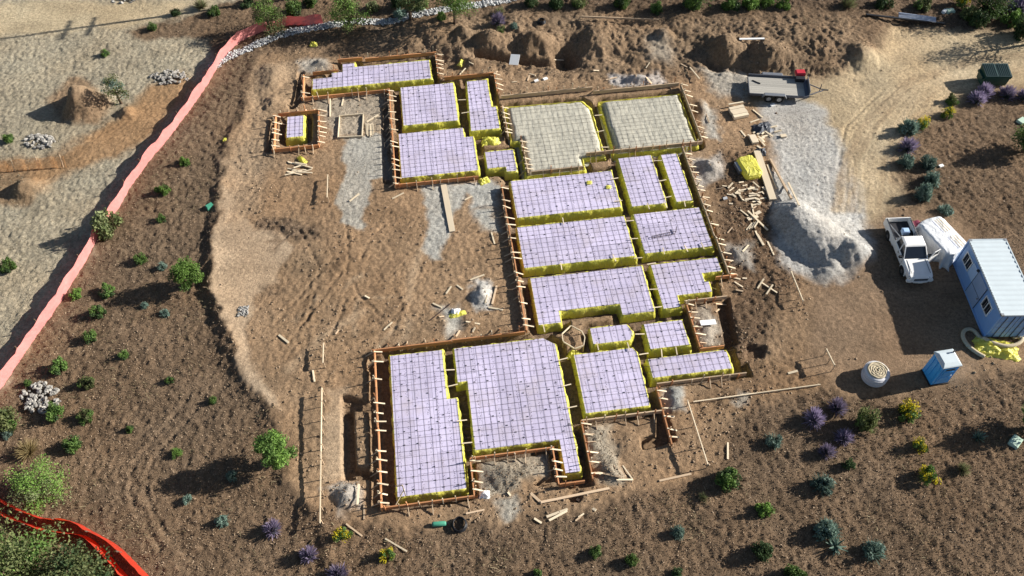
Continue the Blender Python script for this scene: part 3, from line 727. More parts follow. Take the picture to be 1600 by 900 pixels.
# ------------------------------------------------------------------ timber forms round the pads
def formrun(p0, p1, label, mat_='form_wood', hgt=.34, stakes=.62, side=1, brace=True, ztop=.40, ties=True):
    """board run between two photo points at the board top; snapped to the house grid"""
    a = toUV(P(*p0, ztop)); c = toUV(P(*p1, ztop))
    du, dv = c[0]-a[0], c[1]-a[1]
    if abs(dv) < .22*abs(du): mv = (a[1]+c[1])/2; a = (a[0], mv); c = (c[0], mv)
    elif abs(du) < .22*abs(dv): mu = (a[0]+c[0])/2; a = (mu, a[1]); c = (mu, c[1])
    mu_ = UV((a[0]+c[0])/2, (a[1]+c[1])/2); t0_ = (UV(*c)-UV(*a)).normalized(); n0_ = Vector((t0_.y, -t0_.x, 0))
    dq = lambda s: float(dpad[np.clip(np.searchsorted(GY, (mu_+n0_*s).y)-1, 0, ny-2), np.clip(np.searchsorted(GX, (mu_+n0_*s).x)-1, 0, nx-2)])
    side = 1 if dq(.5) > dq(-.5) else -1
    A = UV(*a, ztop); B = UV(*c, ztop); L_ = (B-A).length; t_ = (B-A).normalized(); nrm = Vector((t_.y, -t_.x, 0))*side
    root = empty('formwork', (A+B)/2 - Vector((0, 0, ztop)), 0, label, 'formwork', 'timber forms round the foundation')
    n = max(1, round(L_/3.6)); x = 0
    for k in range(n):
        q0 = A+t_*(L_*k/n + .012) + nrm*rnd.uniform(-.008, .008); q1 = A+t_*(L_*(k+1)/n - .012) + nrm*rnd.uniform(-.008, .008)
        dz = Vector((0, 0, -hgt/2+rnd.uniform(-.01, .01)))
        beam('board', q0+dz, q1+dz, .075, hgt, mat_, root)
    m_ = max(2, round(L_/stakes)); vert = abs(t_.dot(VDIR)) > .7
    for k in range(m_):
        f_ = (k+.35+rnd.uniform(-.18, .18))/m_*L_
        q_ = A+t_*f_+nrm*.066
        if rnd.random() < .08: continue
        lean = t_*rnd.uniform(-.06, .06)+nrm*rnd.uniform(-.02, .08)
        top = rnd.uniform(.08, .55)
        beam('stake', q_+Vector((0, 0, -hgt-.35)), q_+lean+Vector((0, 0, top)), rnd.uniform(.05, .1), .05, rnd.choice(('lumber', 'stake_wood', 'form_wood')), root, up=t_)
        if rnd.random() < .45:
            kq = q_+nrm*rnd.uniform(.4, .6)+t_*rnd.uniform(-.05, .05); kz = max(float(GH(kq.x, kq.y)), -.3)
            beam('kicker', q_+Vector((0, 0, -.04)), Vector((kq.x, kq.y, kz+.02)), .07, .04, 'stake_wood', root, up=t_)
        if brace and vert and rnd.random() < .85:
            s0 = q_-UDIR*.12+Vector((0, 0, .07)); s1 = q_+UDIR*rnd.uniform(.42, .6)+Vector((0, 0, -.10+rnd.uniform(-.1, .06)))+VDIR*rnd.uniform(-.16, -.02)
            beam('tie', s0, s1, .085, .035, 'lumber', root)
    return root
FORMS = [
 ((474, 116), (474, 151), 'short reddish form at the left end of the back strip'),
 ((488, 112), (528, 109), 'short brown form closing the upper left step of the back strip'),
 ((527, 93), (566, 89), 'short reddish form behind the raised step of the back strip'),
 ((570, 92), (682, 80), 'long reddish form along the back edge of the back strip'),
 ((679, 84), (686, 118), 'short staked form at the right end of the back strip'),
 ((470, 153), (606, 139), 'brown form along the front edge of the back strip'),
 ((434, 178), (498, 170), 'back board of the separate square timber box'),
 ((424, 233), (497, 226), 'dark red front board of the separate square timber box'),
 ((433, 179), (425, 233), 'left board of the separate square timber box'),
 ((499, 170), (496, 227), 'right board of the separate square timber box'),
 ((607, 138), (612, 190), 'left form beside the nearly square upper slab'),
 ((612, 191), (618, 291), 'left form beside the clipped corner slab'),
 ((618, 289), (748, 274), 'reddish form along the front of the clipped corner slab'),
 ((694, 120), (772, 113), 'reddish form above the narrow upright slab'),
 ((770, 114), (779, 142), 'short staked form right of the narrow upright slab'),
 ((783, 149), (926, 136), 'light form along the back of the left gravel pad'),
 ((926, 140), (1062, 131), 'light form along the back of the right gravel pad'),
 ((1061, 131), (1101, 219), 'dark form along the right side of the right gravel pad'),
 ((916, 240), (1098, 219), 'light form along the front of the right gravel pad'),
 ((830, 268), (912, 259), 'light form along the front of the left gravel pad'),
 ((783, 164), (797, 213), 'yellowish form along the upper left side of the left gravel pad'),
 ((812, 217), (829, 270), 'yellowish form along the lower left side of the left gravel pad'),
 ((1063, 228), (1120, 368), 'thin staked form down the upper right side of the house'),
 ((1120, 368), (1140, 434), 'thin staked form at the right of the ladder cage slab'),
 ((783, 288), (800, 378), 'staked form at the upper part of the left courtyard side'),
 ((800, 378), (822, 516), 'staked form at the lower part of the left courtyard side'),
 ((586, 546), (706, 532), 'reddish form over the top of the tall lower left slab'),
 ((706, 532), (820, 517), 'reddish form over the top of the largest slab'),
 ((585, 546), (590, 668), 'upper half of the staked form left of the tall slab'),
 ((590, 668), (597, 796), 'lower half of the staked form left of the tall slab'),
 ((597, 794), (742, 773), 'reddish form below the tall lower left slab'),
 ((735, 716), (866, 697), 'dark red form below the body of the largest slab'),
 ((734, 716), (742, 774), 'short staked form at the right foot of the tall slab'),
 ((863, 699), (874, 756), 'left form of the leg under the largest slab'),
 ((874, 757), (914, 750), 'front form of the leg under the largest slab'),
 ((908, 656), (927, 748), 'right form of the leg under the largest slab'),
 ((909, 658), (1034, 639), 'light form below the slab beside the largest one'),
 ((1026, 604), (1050, 694), 'staked form running down from the long low slab'),
 ((1027, 602), (1166, 579), 'light form along the front of the long low slab'),
 ((1072, 470), (1094, 544), 'staked form left of the dirt bank with white board'),
 ((1070, 471), (1136, 461), 'dark form under the stepped slab'),
 ((1094, 545), (1132, 539), 'short form below the dirt bank with white board'),
 ((1118, 431), (1152, 430), 'short dark red form stub beside the stepped slab'),
]
for a, c, lab in FORMS:
    dark = 'form_dark' if lab.startswith(('light', 'yellow', 'thin', 'dark form')) else 'form_wood'
    formrun(a, c, lab, dark, side=1 if rnd.random() < 2 else -1)
# spreaders bridging the trenches: (trench, direction, photo points)
SPREAD = [
 ('between the bay slab and the stepped slab', 0, [(1018, 412), (1022, 452), (1027, 480)]),
 ('right of the middle wide slab', 0, [(984, 345), (990, 373), (997, 403)]),
 ('right of the wide slab with yellow scraps', 0, [(960, 279), (966, 314)]),
 ('between the two upright slabs below the gravel pad', 0, [(1028, 251), (1035, 282), (1043, 308)]),
 ('between the tall slab and the largest slab', 0, [(703, 578), (708, 602), (722, 657), (730, 692)]),
 ('right of the largest slab', 0, [(880, 561), (885, 602), (894, 636)]),
 ('left of the small square slab', 0, [(1000, 522), (1006, 553)]),
 ('left of the narrow upright slab', 0, [(722, 156), (727, 176)]),
 ('between the two gravel pads', 0, [(935, 180), (938, 205), (945, 230)]),
 ('above the bay slab', 1, [(877, 416), (960, 403)]),
 ('above the stepped slab', 1, [(1037, 392), (1072, 388), (1098, 384)]),
 ('above the middle wide slab', 1, [(880, 345)]),
 ('above the ladder cage slab', 1, [(1013, 322), (1040, 320), (1070, 318)]),
 ('below the small square slab', 1, [(1034, 552), (1057, 548)]),
 ('below the pointed slab', 1, [(982, 541), (934, 541)]),
 ('above the right corner of the largest slab', 1, [(850, 513)]),
]
for where, vert, spots in SPREAD:
    for q_, (x, y) in enumerate(spots):
        od = [[''], ['upper ', 'lower '], ['top ', 'middle ', 'bottom '], ['topmost ', 'second ', 'third ', 'lowest ']] if not vert else [[''], ['left ', 'right '], ['leftmost ', 'middle ', 'rightmost ']]
        c = P(x, y, .36); h = (VDIR if vert else UDIR)*.30 + (UDIR if vert else VDIR)*rnd.uniform(-.05, .05)
        o = beam('wooden_spreader', c-h, c+h, .065, .035, 'lumber')
        tag(o, (od[len(spots)-1][q_]+'pale wooden spreader across the trench '+where), 'spreader', 'spreaders across the trenches')
# steel ladder cage lying on a slab
cg = empty('ladder_cage', P(1050, 367, .33), 0, 'narrow dark steel ladder cage lying on a foam slab', 'rebar cage')
a0, a1, b0, b1 = P(1019, 372, .36), P(1055, 365, .36), P(1019, 369, .36), P(1055, 361, .36)
beam('side_bar', a0, a1, .03, .03, 'rebar', cg); beam('side_bar', b0, b1, .03, .03, 'rebar', cg)
for k in range(5): beam('rung', a0.lerp(a1, k/4), b0.lerp(b1, k/4), .025, .025, 'rebar', cg)
beam('upright_bar', P(1056, 363, .36), P(1057, 354, .45), .05, .05, 'rebar', cg)
# ------------------------------------------------------------------ loose ground cover (uncountable)
def scatter_mask(n, poly=None, seed=0, z=0.0):
    rs = np.random.RandomState(seed)
    ox = rs.uniform(0, 1600, n); oy = rs.uniform(0, 900, n)        # spread over the site's footprint seen in the photo
    c, s = math.cos(ROLL), math.sin(ROLL)
    x = ox-800; y = 450-oy; x, y = c*x-s*y, s*x+c*y
    dx, dy, dz = x, FPX*math.cos(PIT)+y*math.sin(PIT), -FPX*math.sin(PIT)+y*math.cos(PIT)
    t_ = CAM_H/-dz
    return dx*t_*1.06, (dy*t_-39)*1.06+39, rs
def sample(A, x, y):
    i = np.clip(np.searchsorted(GX, x)-1, 0, nx-2); j = np.clip(np.searchsorted(GY, y)-1, 0, ny-2)
    return A[j, i]
def blades(name, n, cond, h, w, mat_, label, cat, seed):
    x, y, rs = scatter_mask(n, seed=seed)
    k = cond(x, y, rs); x, y = x[k], y[k]; n = len(x)
    z = GH(x, y)-.015
    a = rs.uniform(0, 2*np.pi, n); hh = h*rs.uniform(.45, 1.3, n); ww = w*rs.uniform(.5, 1.4, n)
    lx, ly = rs.normal(0, .8, n)*hh, rs.normal(0, .8, n)*hh
    cx, sy = np.cos(a)*ww/2, np.sin(a)*ww/2
    v = np.stack([np.stack([x-cx, y-sy, z], -1), np.stack([x+cx, y+sy, z], -1), np.stack([x+cx*.5+lx, y+sy*.5+ly, z+hh], -1), np.stack([x-cx*.5+lx, y-sy*.5+ly, z+hh], -1)], 1).reshape(-1, 3)
    me_ = bpy.data.meshes.new(name); me_.vertices.add(len(v)); me_.vertices.foreach_set('co', v.astype(np.float32).ravel())
    f = np.arange(4*n, dtype=np.int32); me_.loops.add(4*n); me_.loops.foreach_set('vertex_index', f)
    me_.polygons.add(n); me_.polygons.foreach_set('loop_start', f[::4].copy()); me_.update(calc_edges=True)
    me_.materials.append(M[mat_]); o = link(name, me_); tag(o, label, cat, kind='stuff'); return o
leafmat('mulch_bit', (.085, .056, .036), (.31, .225, .15), .1)
leafmat('straw_bit', (.24, .20, .125), (.47, .41, .29), .15)
isM = lambda x, y: (np.abs(sample(col[..., 0]/col[..., 2], x, y)-C_MULCH[0]/C_MULCH[2]) < .42) & (sample(amp, x, y) > .10)
blades('mulch_cover', 300000, lambda x, y, rs: (sample(amp, x, y) > .115) & (sample(dpad, x, y) > 1.2), .055, .06, 'mulch_bit', 'rough brown mulch covering the slopes around the site', 'mulch', 5)
isg = sd_poly(pp([(-500, -300), (-500, 760), (-60, 680), (0, 590), (60, 500), (150, 362), (215, 262), (300, 155), (335, 95), (318, 62), (262, 55), (228, 62), (205, 48), (300, 20), (420, -20), (470, -300)]), X, Y)
blades('dry_grass', 90000, lambda x, y, rs: (sample(isg, x, y) < 0) & (sample(amp, x, y) > .055), .075, .05, 'straw_bit', 'short dry pale grass on the slope beyond the pink fence', 'grass', 6)
clump = fbm(X, Y, 1.8, 131, 3)
leafmat('weed_bit', (.13, .105, .055), (.36, .29, .17), .2)
blades('dry_weeds', 60000, lambda x, y, rs: (sample(amp, x, y) > .10) & (sample(dpad, x, y) > 1.5) & (rs.rand(len(x)) < np.clip((sample(clump, x, y)-.56)*7, .01, 1)), .16, .035, 'weed_bit', 'sparse dry weeds in patches on the brown slopes', 'weeds', 8)
# clods on the disturbed dirt
OCT = np.array([(1, 0, 0), (-1, 0, 0), (0, 1, 0), (0, -1, 0), (0, 0, 1), (0, 0, -1)], float)
OF = np.array([(0, 2, 4), (2, 1, 4), (1, 3, 4), (3, 0, 4), (2, 0, 5), (1, 2, 5), (3, 1, 5), (0, 3, 5)])
def lumps(name, x, y, rs, r0, r1, mat_, label, cat, kind='stuff', sink=.3, flat=.75):
    n = len(x); z = GH(x, y); r = r0*(r1/r0)**(rs.rand(n)**2.2)
    v = OCT[None]*r[:, None, None]*rs.uniform(.6, 1.3, (n, 6, 1))
    a = rs.uniform(0, 6.28, n); ca, sa = np.cos(a)[:, None], np.sin(a)[:, None]
    vx = v[..., 0]*ca-v[..., 1]*sa + rs.normal(0, .15, (n, 6))*r[:, None]; vy = v[..., 0]*sa+v[..., 1]*ca+rs.normal(0, .15, (n, 6))*r[:, None]
    V = np.stack([vx+x[:, None], vy+y[:, None], v[..., 2]*flat+(z+r*sink)[:, None]], -1).reshape(-1, 3)
    F = (OF[None]+np.arange(n)[:, None, None]*6).reshape(-1).astype(np.int32)
    me_ = bpy.data.meshes.new(name); me_.vertices.add(len(V)); me_.vertices.foreach_set('co', V.astype(np.float32).ravel())
    me_.loops.add(len(F)); me_.loops.foreach_set('vertex_index', F); me_.polygons.add(len(F)//3)
    me_.polygons.foreach_set('loop_start', np.arange(0, len(F), 3, dtype=np.int32)); me_.update(calc_edges=True)
    me_.materials.append(M[mat_]); o = link(name, me_); tag(o, label, cat, kind=kind); return o
leafmat('clod_dirt', (.15, .10, .062), (.38, .28, .19), .0)
leafmat('pebble_grey', (.26, .25, .235), (.60, .58, .55), .0)
leafmat('pebble_pale', (.42, .42, .42), (.82, .82, .82), .0)
x, y, rs = scatter_mask(80000, seed=9)
insite = sd_poly(pp(SITE), X, Y)
dens = np.clip((fbm(X, Y, 2.5, 101)-.38)*3.4, .02, 1)*np.where(amp > .045, 1, .06)*np.where(amp > .09, 1.6, .8)
k = (sample(insite, x, y) < 0) & (sample(dpad, x, y) > .7) & (rs.rand(len(x)) < sample(dens, x, y)*.9)
lumps('dirt_clods', x[k], y[k], rs, .022, .10, 'clod_dirt', 'loose dirt clods strewn over the dug building site', 'dirt')
# crushed rock swale
def along(px_line, n, width, seed, ends=.5):
    rs_ = np.random.RandomState(seed); pts_ = [G(a, c) for a, c in px_line]
    L_ = [(pts_[i+1]-pts_[i]).length for i in range(len(pts_)-1)]; tot = sum(L_); X_, Y_ = [], []
    for _ in range(n):
        s_ = rs_.rand()*tot; i = 0
        while s_ > L_[i] and i < len(L_)-1: s_ -= L_[i]; i += 1
        t_ = (pts_[i+1]-pts_[i]).normalized(); q_ = pts_[i]+t_*s_; o_ = rs_.uniform(-1, 1); o_ = o_*width/2*(.75+.25*rs_.rand())
        X_.append(q_.x-t_.y*o_); Y_.append(q_.y+t_.x*o_)
    return np.array(X_), np.array(Y_), rs_
x, y, rs = along([(330, 108), (352, 92), (395, 74), (430, 58), (480, 46), (560, 34), (640, 26), (700, 14), (770, 4), (840, -10)], 5200, .95, 4)
lumps('drain_rock', x, y, rs, .05, .13, 'pebble_pale', 'pale drain rock strip winding across the back slope', 'gravel', sink=.5)
x, y, rs = along([(372, 487), (388, 486)], 260, .9, 6)
lumps('gravel_heap', x, y, rs, .035, .09, 'pebble_grey', 'little heap of pale gravel on the smooth light dirt', 'gravel', sink=.6)
x, y, rs = scatter_mask(26000, seed=19)
gp_ = sd_poly(pp([(1196, 168), (1236, 158), (1272, 172), (1300, 232), (1330, 300), (1356, 372), (1352, 415), (1322, 440), (1290, 446), (1236, 412), (1206, 385), (1200, 320), (1216, 262)]), X, Y)
k = (sample(gp_, x, y) < .3) & (rs.rand(len(x)) < .8)
lumps('grey_gravel', x[k], y[k], rs, .02, .06, 'pebble_grey', 'loose grey gravel spread and heaped beside the yard', 'gravel', sink=.2)

# ------------------------------------------------------------------ rock piles
ROCKS = []
for i in range(6):
    rs_ = random.Random(40+i); b_ = MB(); ico = []
    for k in range(3):
        zz = (-.7, 0, .7)[k]; rr = (.7, 1.0, .65)[k]
        ico.append([Vector((rr*math.cos(a*1.2566+k*.6)*rs_.uniform(.75, 1.2), rr*math.sin(a*1.2566+k*.6)*rs_.uniform(.7, 1.15), zz*rs_.uniform(.7, 1))) for a in range(5)])
    b_.loft(ico); me_ = bpy.data.meshes.new('rock'); me_.from_pydata(b_.v, [], b_.f); me_.materials.append(M['rock']); ROCKS.append(me_)
def rock_pile(px, py, wx, wy, n, r, label, seed):
    rs_ = random.Random(seed); c = G(px, py)
    root = empty('rock_pile', c, 0, label, 'rocks', 'rock piles on the slope')
    for i in range(n):
        a = rs_.uniform(0, 6.28); q_ = math.sqrt(rs_.random())
        qx, qy = px+math.cos(a)*q_*wx/2, py+math.sin(a)*q_*wy/2
        p_ = G(qx, qy); s_ = r*rs_.uniform(.55, 1.35)
        o = link('rock', ROCKS[rs_.randrange(6)], root)
        o.location = p_-c+Vector((0, 0, s_*.3+(1-q_)*.18)); o.scale = (s_, s_*rs_.uniform(.7, 1.1), s_*.75); o.rotation_euler = (rs_.uniform(-.5, .5), rs_.uniform(-.5, .5), rs_.uniform(0, 6.28))
rock_pile(64, 622, 62, 50, 110, .15, 'white boulder pile between shrubs inside the pink fence', 1)
rock_pile(62, 222, 48, 24, 80, .15, 'small white rock pile above the orange bare strip', 2)
rock_pile(266, 122, 62, 24, 90, .15, 'wide grey rock pile just left of the pink fence', 3)
rock_pile(195, 1, 44, 9, 24, .15, 'white rocks beside the track at the top edge', 4)

# ------------------------------------------------------------------ fences
def fence(px_line, hgt, mat_, label, post_every=2.4, lean=.0, wav=.03, seed=0, tied=True):
    rs_ = random.Random(seed); pts_ = [G(a, c) for a, c in px_line]
    # resample as a smooth line
    dense = []
    for i in range(len(pts_)-1):
        p0 = pts_[max(i-1, 0)]; p1 = pts_[i]; p2 = pts_[i+1]; p3 = pts_[min(i+2, len(pts_)-1)]
        k = max(2, int((p2-p1).length/.35))
        for j in range(k):
            t_ = j/k
            dense.append(.5*((2*p1)+(p2-p0)*t_+(2*p0-5*p1+4*p2-p3)*t_*t_+(3*p1-p0-3*p2+p3)*t_**3))
    dense.append(pts_[-1])
    root = empty('silt_fence', pts_[len(pts_)//2], 0, label, 'fence', 'plastic silt fences'); O_ = root.location
    rows = 5; v = []; n = len(dense); s_ = 0; posts = []; nxt = .4
    for i, p_ in enumerate(dense):
        t_ = (dense[min(i+1, n-1)]-dense[max(i-1, 0)]).normalized(); nr = Vector((t_.y, -t_.x, 0))
        if i: s_ += (p_-dense[i-1]).length
        if s_ > nxt: posts.append((p_, t_, nr)); nxt += post_every*rs_.uniform(.85, 1.15)
        zg = float(GH(p_.x, p_.y)); sag = .07*math.sin(s_*2.6)+.05*math.sin(s_*.9+1)+rs_.uniform(-.02, .02)
        for r_ in range(rows):
            f_ = r_/(rows-1)
            v.append(Vector((p_.x, p_.y, zg-.06+(hgt+.06+sag*f_)*f_))+nr*(lean*f_+rs_.uniform(-wav, wav)*(.3+f_))-O_)
    f = [(i*rows+r_, (i+1)*rows+r_, (i+1)*rows+r_+1, i*rows+r_+1) for i in range(n-1) for r_ in range(rows-1)]
    b_ = MB(); b_.add(v, f); b_.build('fabric', mat_, root, smooth=True)
    for p_, t_, nr in posts:
        zg = float(GH(p_.x, p_.y)); q_ = Vector((p_.x, p_.y, zg-.1))
        beam('post', q_+nr*.05, q_+nr*(lean+.06)+Vector((0, 0, hgt+.28)), .06, .06, 'bark', root)
    return root
fence([(505, 37), (472, 39), (442, 41), (420, 48), (396, 55), (374, 66), (352, 88), (336, 112), (318, 142), (300, 167), (270, 207), (242, 240), (216, 276), (200, 298), (180, 332), (154, 370), (138, 400), (112, 443), (85, 486), (50, 535), (20, 580), (-30, 650), (-80, 720)], 1.0, 'fence_pink', 'long pink plastic fence running down the whole left slope', lean=-.12, seed=1)
fence([(-60, 742), (0, 778), (40, 799), (76, 811), (116, 815), (150, 832), (186, 853), (218, 884), (262, 930)], .78, 'fence_red', 'upper of the two red plastic fences in the lower left corner', lean=.22, seed=2)
fence([(-60, 766), (0, 797), (35, 813), (76, 827), (112, 833), (138, 838), (168, 862), (190, 888), (226, 925)], .62, 'fence_red', 'lower of the two red plastic fences, beside the big bushes', lean=.25, seed=3)
# low orange netting across the bare strip
def netting():
    a, c = G(-20, 272), G(104, 262); root = empty('orange_netting', (a+c)/2, 0, 'sagging orange net fence low on the far left slope', 'netting')
    b_ = MB(); n = 46
    for r_ in range(9):
        path = []
        for i in range(n+1):
            q_ = a.lerp(c, i/n); z_ = float(GH(q_.x, q_.y)); path.append(Vector((q_.x, q_.y+r_*.045, z_+.06+r_*.095+.05*math.sin(i*.7)))-root.location)
        b_.tube(path, .009, 4)
    for i in range(n+1):
        q_ = a.lerp(c, i/n); z_ = float(GH(q_.x, q_.y)); b_.tube([Vector((q_.x, q_.y, z_+.04))-root.location, Vector((q_.x, q_.y+.38, z_+.85+.05*math.sin(i*.7)))-root.location], .008, 4)
    b_.build('mesh_strands', 'orange_net', root)
    for f_ in (.05, .35, .66, .96):
        q_ = a.lerp(c, f_); q_.z = float(GH(q_.x, q_.y)); beam('post', q_-Vector((0, 0, .1)), q_+Vector((0, .42, 1.0)), .035, .035, 'stake_wood', root)
netting()

# ------------------------------------------------------------------ site office container
def container():
    hx, hz = P(1513.7, 374, 2.59), P(1565.2, 493.4, 2.59)
    fwd = (hz-hx); ang = math.atan2(fwd.y, fwd.x); Lc, Wc, Hc = 6.06, 2.44, 2.59
    # local: x along the long side towards the camera, y to the right-hand side (away from window side)
    root = empty('site_office_container', Vector((hx.x, hx.y, 0.02)), ang, 'blue container site office with pale ribbed roof at the right edge', 'container')
    b_ = MB(); b_.box(0.03, Lc-.03, .04, Wc-.04, .12, Hc-.06); b_.build('body', 'container_blue', root)
    rf = MB(); n = 62; pr = []
    for i in range(n+1):
        x_ = .05+(Lc-.1)*i/n; pr.append((x_, Hc-.035+(.03 if i % 4 in (1, 2) else 0)))
    rf.add([(x_, .05, z_) for x_, z_ in pr]+[(x_, Wc-.05, z_) for x_, z_ in pr], [(i, i+1, n+2+i, n+1+i) for i in range(n)])
    rf.box(0, Lc, 0, .07, Hc-.13, Hc+.004); rf.box(0, Lc, Wc-.07, Wc, Hc-.13, Hc+.004); rf.box(0, .06, .07, Wc-.07, Hc-.13, Hc+.002); rf.box(Lc-.06, Lc, .07, Wc-.07, Hc-.13, Hc+.002)
    r_ = rf.build('roof', 'roof_white', root)
    for i in range(30):
        pbox('bolt', 'steel_dark', r_, .12+i*.2, .155+i*.2, -.006, .03, Hc-.035, Hc+.012)
    for cx in (0, Lc-.16):
        for cy in (0, Wc-.16):
            pbox('corner_casting', 'steel', root, cx-.006, cx+.166, cy-.006, cy+.166, Hc-.11, Hc+.016)
    for cx in (.0, Lc-.12):
        for cy in (0, Wc-.12): pbox('corner_post', 'container_blue', root, cx-.003, cx+.123, cy-.003, cy+.123, .0, Hc-.115)
    pbox('bottom_rail', 'container_blue', root, .125, Lc-.125, .0, .06, .02, .18)
    # long side faces -y (to the left in the photo)
    for k, x0 in enumerate((.55, 4.15)):
        w_ = empty('window', (0, 0, 0)); w_.parent = root
        for (a, c, e, g_) in ((x0, x0+1.0, 1.98, 2.05), (x0, x0+1.0, 1.13, 1.2), (x0, x0+.06, 1.2, 1.98), (x0+.94, x0+1.0, 1.2, 1.98), (x0+.47, x0+.53, 1.2, 1.98)):
            pbox('window_frame', 'white_paint', w_, a, c, -.03, .045, e, g_)
        for a, c in ((x0+.062, x0+.468), (x0+.532, x0+.938)): pbox('pane', 'glass_dark', w_, a, c, .0, .042, 1.2, 1.98)
        for q_ in range(4): pbox('security_bar', 'steel', w_, x0+.12+q_*.22, x0+.14+q_*.22, -.05, -.032, 1.2, 1.98)
    dr = empty('door', (0, 0, 0)); dr.parent = root
    pbox('door_panel', 'container_light', dr, 1.62, 2.42, -.02, .042, 1.15, 2.2); pbox('door_lamp', 'dark_plastic', dr, 2.3, 2.45, -.12, -.022, 2.22, 2.36)
    pbox('door_leaf', 'container_panel', dr, 2.46, 3.86, -.016, .042, .2, 2.3)
    pbox('door_seam', 'dark_plastic', dr, 2.435, 2.455, -.03, .0, .2, 2.3); pbox('door_seam', 'dark_plastic', dr, 3.865, 3.885, -.03, .0, .2, 2.3); pbox('door_seam', 'dark_plastic', dr, 2.46, 3.86, -.03, -.018, 1.18, 1.2)
    pbox('handle', 'steel', dr, 3.68, 3.74, -.09, -.02, 1.0, 1.12)
    # end doors face +x (towards the camera)
    ed = empty('cargo_door', (0, 0, 0)); ed.parent = root
    for k in range(2): pbox('door_leaf', 'container_blue', ed, Lc-.035, Lc+.012, .14+k*1.09, 1.2+k*1.09, .2, Hc-.15)
    for y_ in (.42, .88, 1.5, 1.98): pbox('lock_rod', 'steel_dark', ed, Lc+.03, Lc+.06, y_, y_+.035, .2, Hc-.15)
    for z_ in (.7, 1.25, 1.85): pbox('rib', 'container_panel', ed, Lc+.012, Lc+.028, .15, Wc-.15, z_, z_+.05)
    pbox('gasket', 'dark_plastic', ed, Lc+.0, Lc+.02, 1.2, 1.23, .2, Hc-.15)
container()

# ------------------------------------------------------------------ portable toilet
def toilet():
    a = P(1459, 551, 2.13); c = P(1475.4, 574.7, 2.13); e = P(1504.3, 570, 2.13)
    root = empty('portable_toilet', P(1462, 590, 0)+Vector((.25, .3, .02)), 0, 'blue portable toilet with white roof, above the yellow shrubs', 'portable toilet')
    root.location = ((a+e)/2).x, ((a+e)/2).y, .01
    ang = math.atan2(e.y-c.y, e.x-c.x); root.rotation_euler = (0, 0, ang)
    s = .56
    b_ = MB(); b_.loft([[Vector((x_*k, y_*k, z_)) for x_, y_ in ((-s, -s), (s, -s), (s, s), (-s, s))] for k, z_ in ((1.0, .12), (1.0, .2), (.97, 2.05))]); b_.build('cabin', 'toilet_blue', root)
    MB().box(-.6, .6, -.62, .6, 0, .12).build('skid_base', 'dark_plastic', root)
    rf = MB(); rings = []
    for z_, k in ((2.05, 1.07), (2.12, 1.09), (2.17, 1.0)): rings.append([Vector((x_*k*s, y_*k*s, z_)) for x_, y_ in ((-1, -1), (1, -1), (1, 1), (-1, 1))])
    rings.append([Vector((x_*s*.8, y_*s*.62, 2.27)) for x_, y_ in ((-1, -1), (1, -1), (1, 1), (-1, 1))]); rf.loft(rings); r_ = rf.build('roof', 'roof_white', root)
    o = MB().lathe([(.045, 2.05), (.045, 2.42), (.06, 2.42), (.06, 2.46)], 10, Matrix.Translation((.42, .30, 0))).build('vent_pipe', 'dark_plastic', root)
    dr = MB().box(-.40, .40, -.588, -.55, .2, 1.98).build('door', 'toilet_blue', root)
    for z0, z1 in ((.3, .95), (1.05, 1.55)): pbox('door_rib', 'toilet_blue', dr, -.3, .3, -.605, -.59, z0, z1)
    pbox('vent_grille', 'dark_plastic', dr, -.28, .28, -.6, -.589, 1.7, 1.85); pbox('handle', 'white_paint', dr, .28, .34, -.63, -.59, 1.0, 1.12)
    for x_ in (-1, 1):
        for y_ in (-.34, 0, .34): pbox('side_rib', 'toilet_blue', root, x_*.57-.02, x_*.57+.02, y_-.05, y_+.05, .25, 1.9)
    for x_ in (-.42, -.0, .42): pbox('back_rib', 'toilet_blue', root, x_-.05, x_+.05, .55, .59, .25, 1.9)
toilet()

# ------------------------------------------------------------------ straw wattle coil
def coil():
    c = P(1364, 590, 0); root = empty('straw_wattle_coil', Vector((c.x, c.y, 0)), 0, 'round straw wattle coil in white wrap beside the portable toilet', 'wattle coil')
    R_ = .74; pr = [(R_*.9, 0), (R_, .06), (R_*1.03, .16), (R_*.98, .28), (R_*1.03, .38), (R_*1.03, .46), (R_*.97, .55), (R_*1.02, .66), (R_*.99, .76), (R_*.9, .82), (R_*.2, .80)]
    MB().lathe(pr, 36).build('wrap', 'coil_wrap', root, smooth=True)
    for z_ in (.22, .5, .72):
        pth = [Vector((R_*1.03*math.cos(a*math.pi/16), R_*1.03*math.sin(a*math.pi/16), z_)) for a in range(32)]
        MB().tube(pth, .018, 6, closed=True).build('band', 'coil_wrap', root)
    pth = []; n = 190
    for i in range(n):
        a = i/n*4.2*2*math.pi; rr = .60-.54*i/n; pth.append(Vector((rr*math.cos(a), rr*math.sin(a), .83+.015*math.sin(i*.9))))
    MB().tube(pth, .075, 7).build('straw_spiral', 'straw', root, smooth=True)
coil()

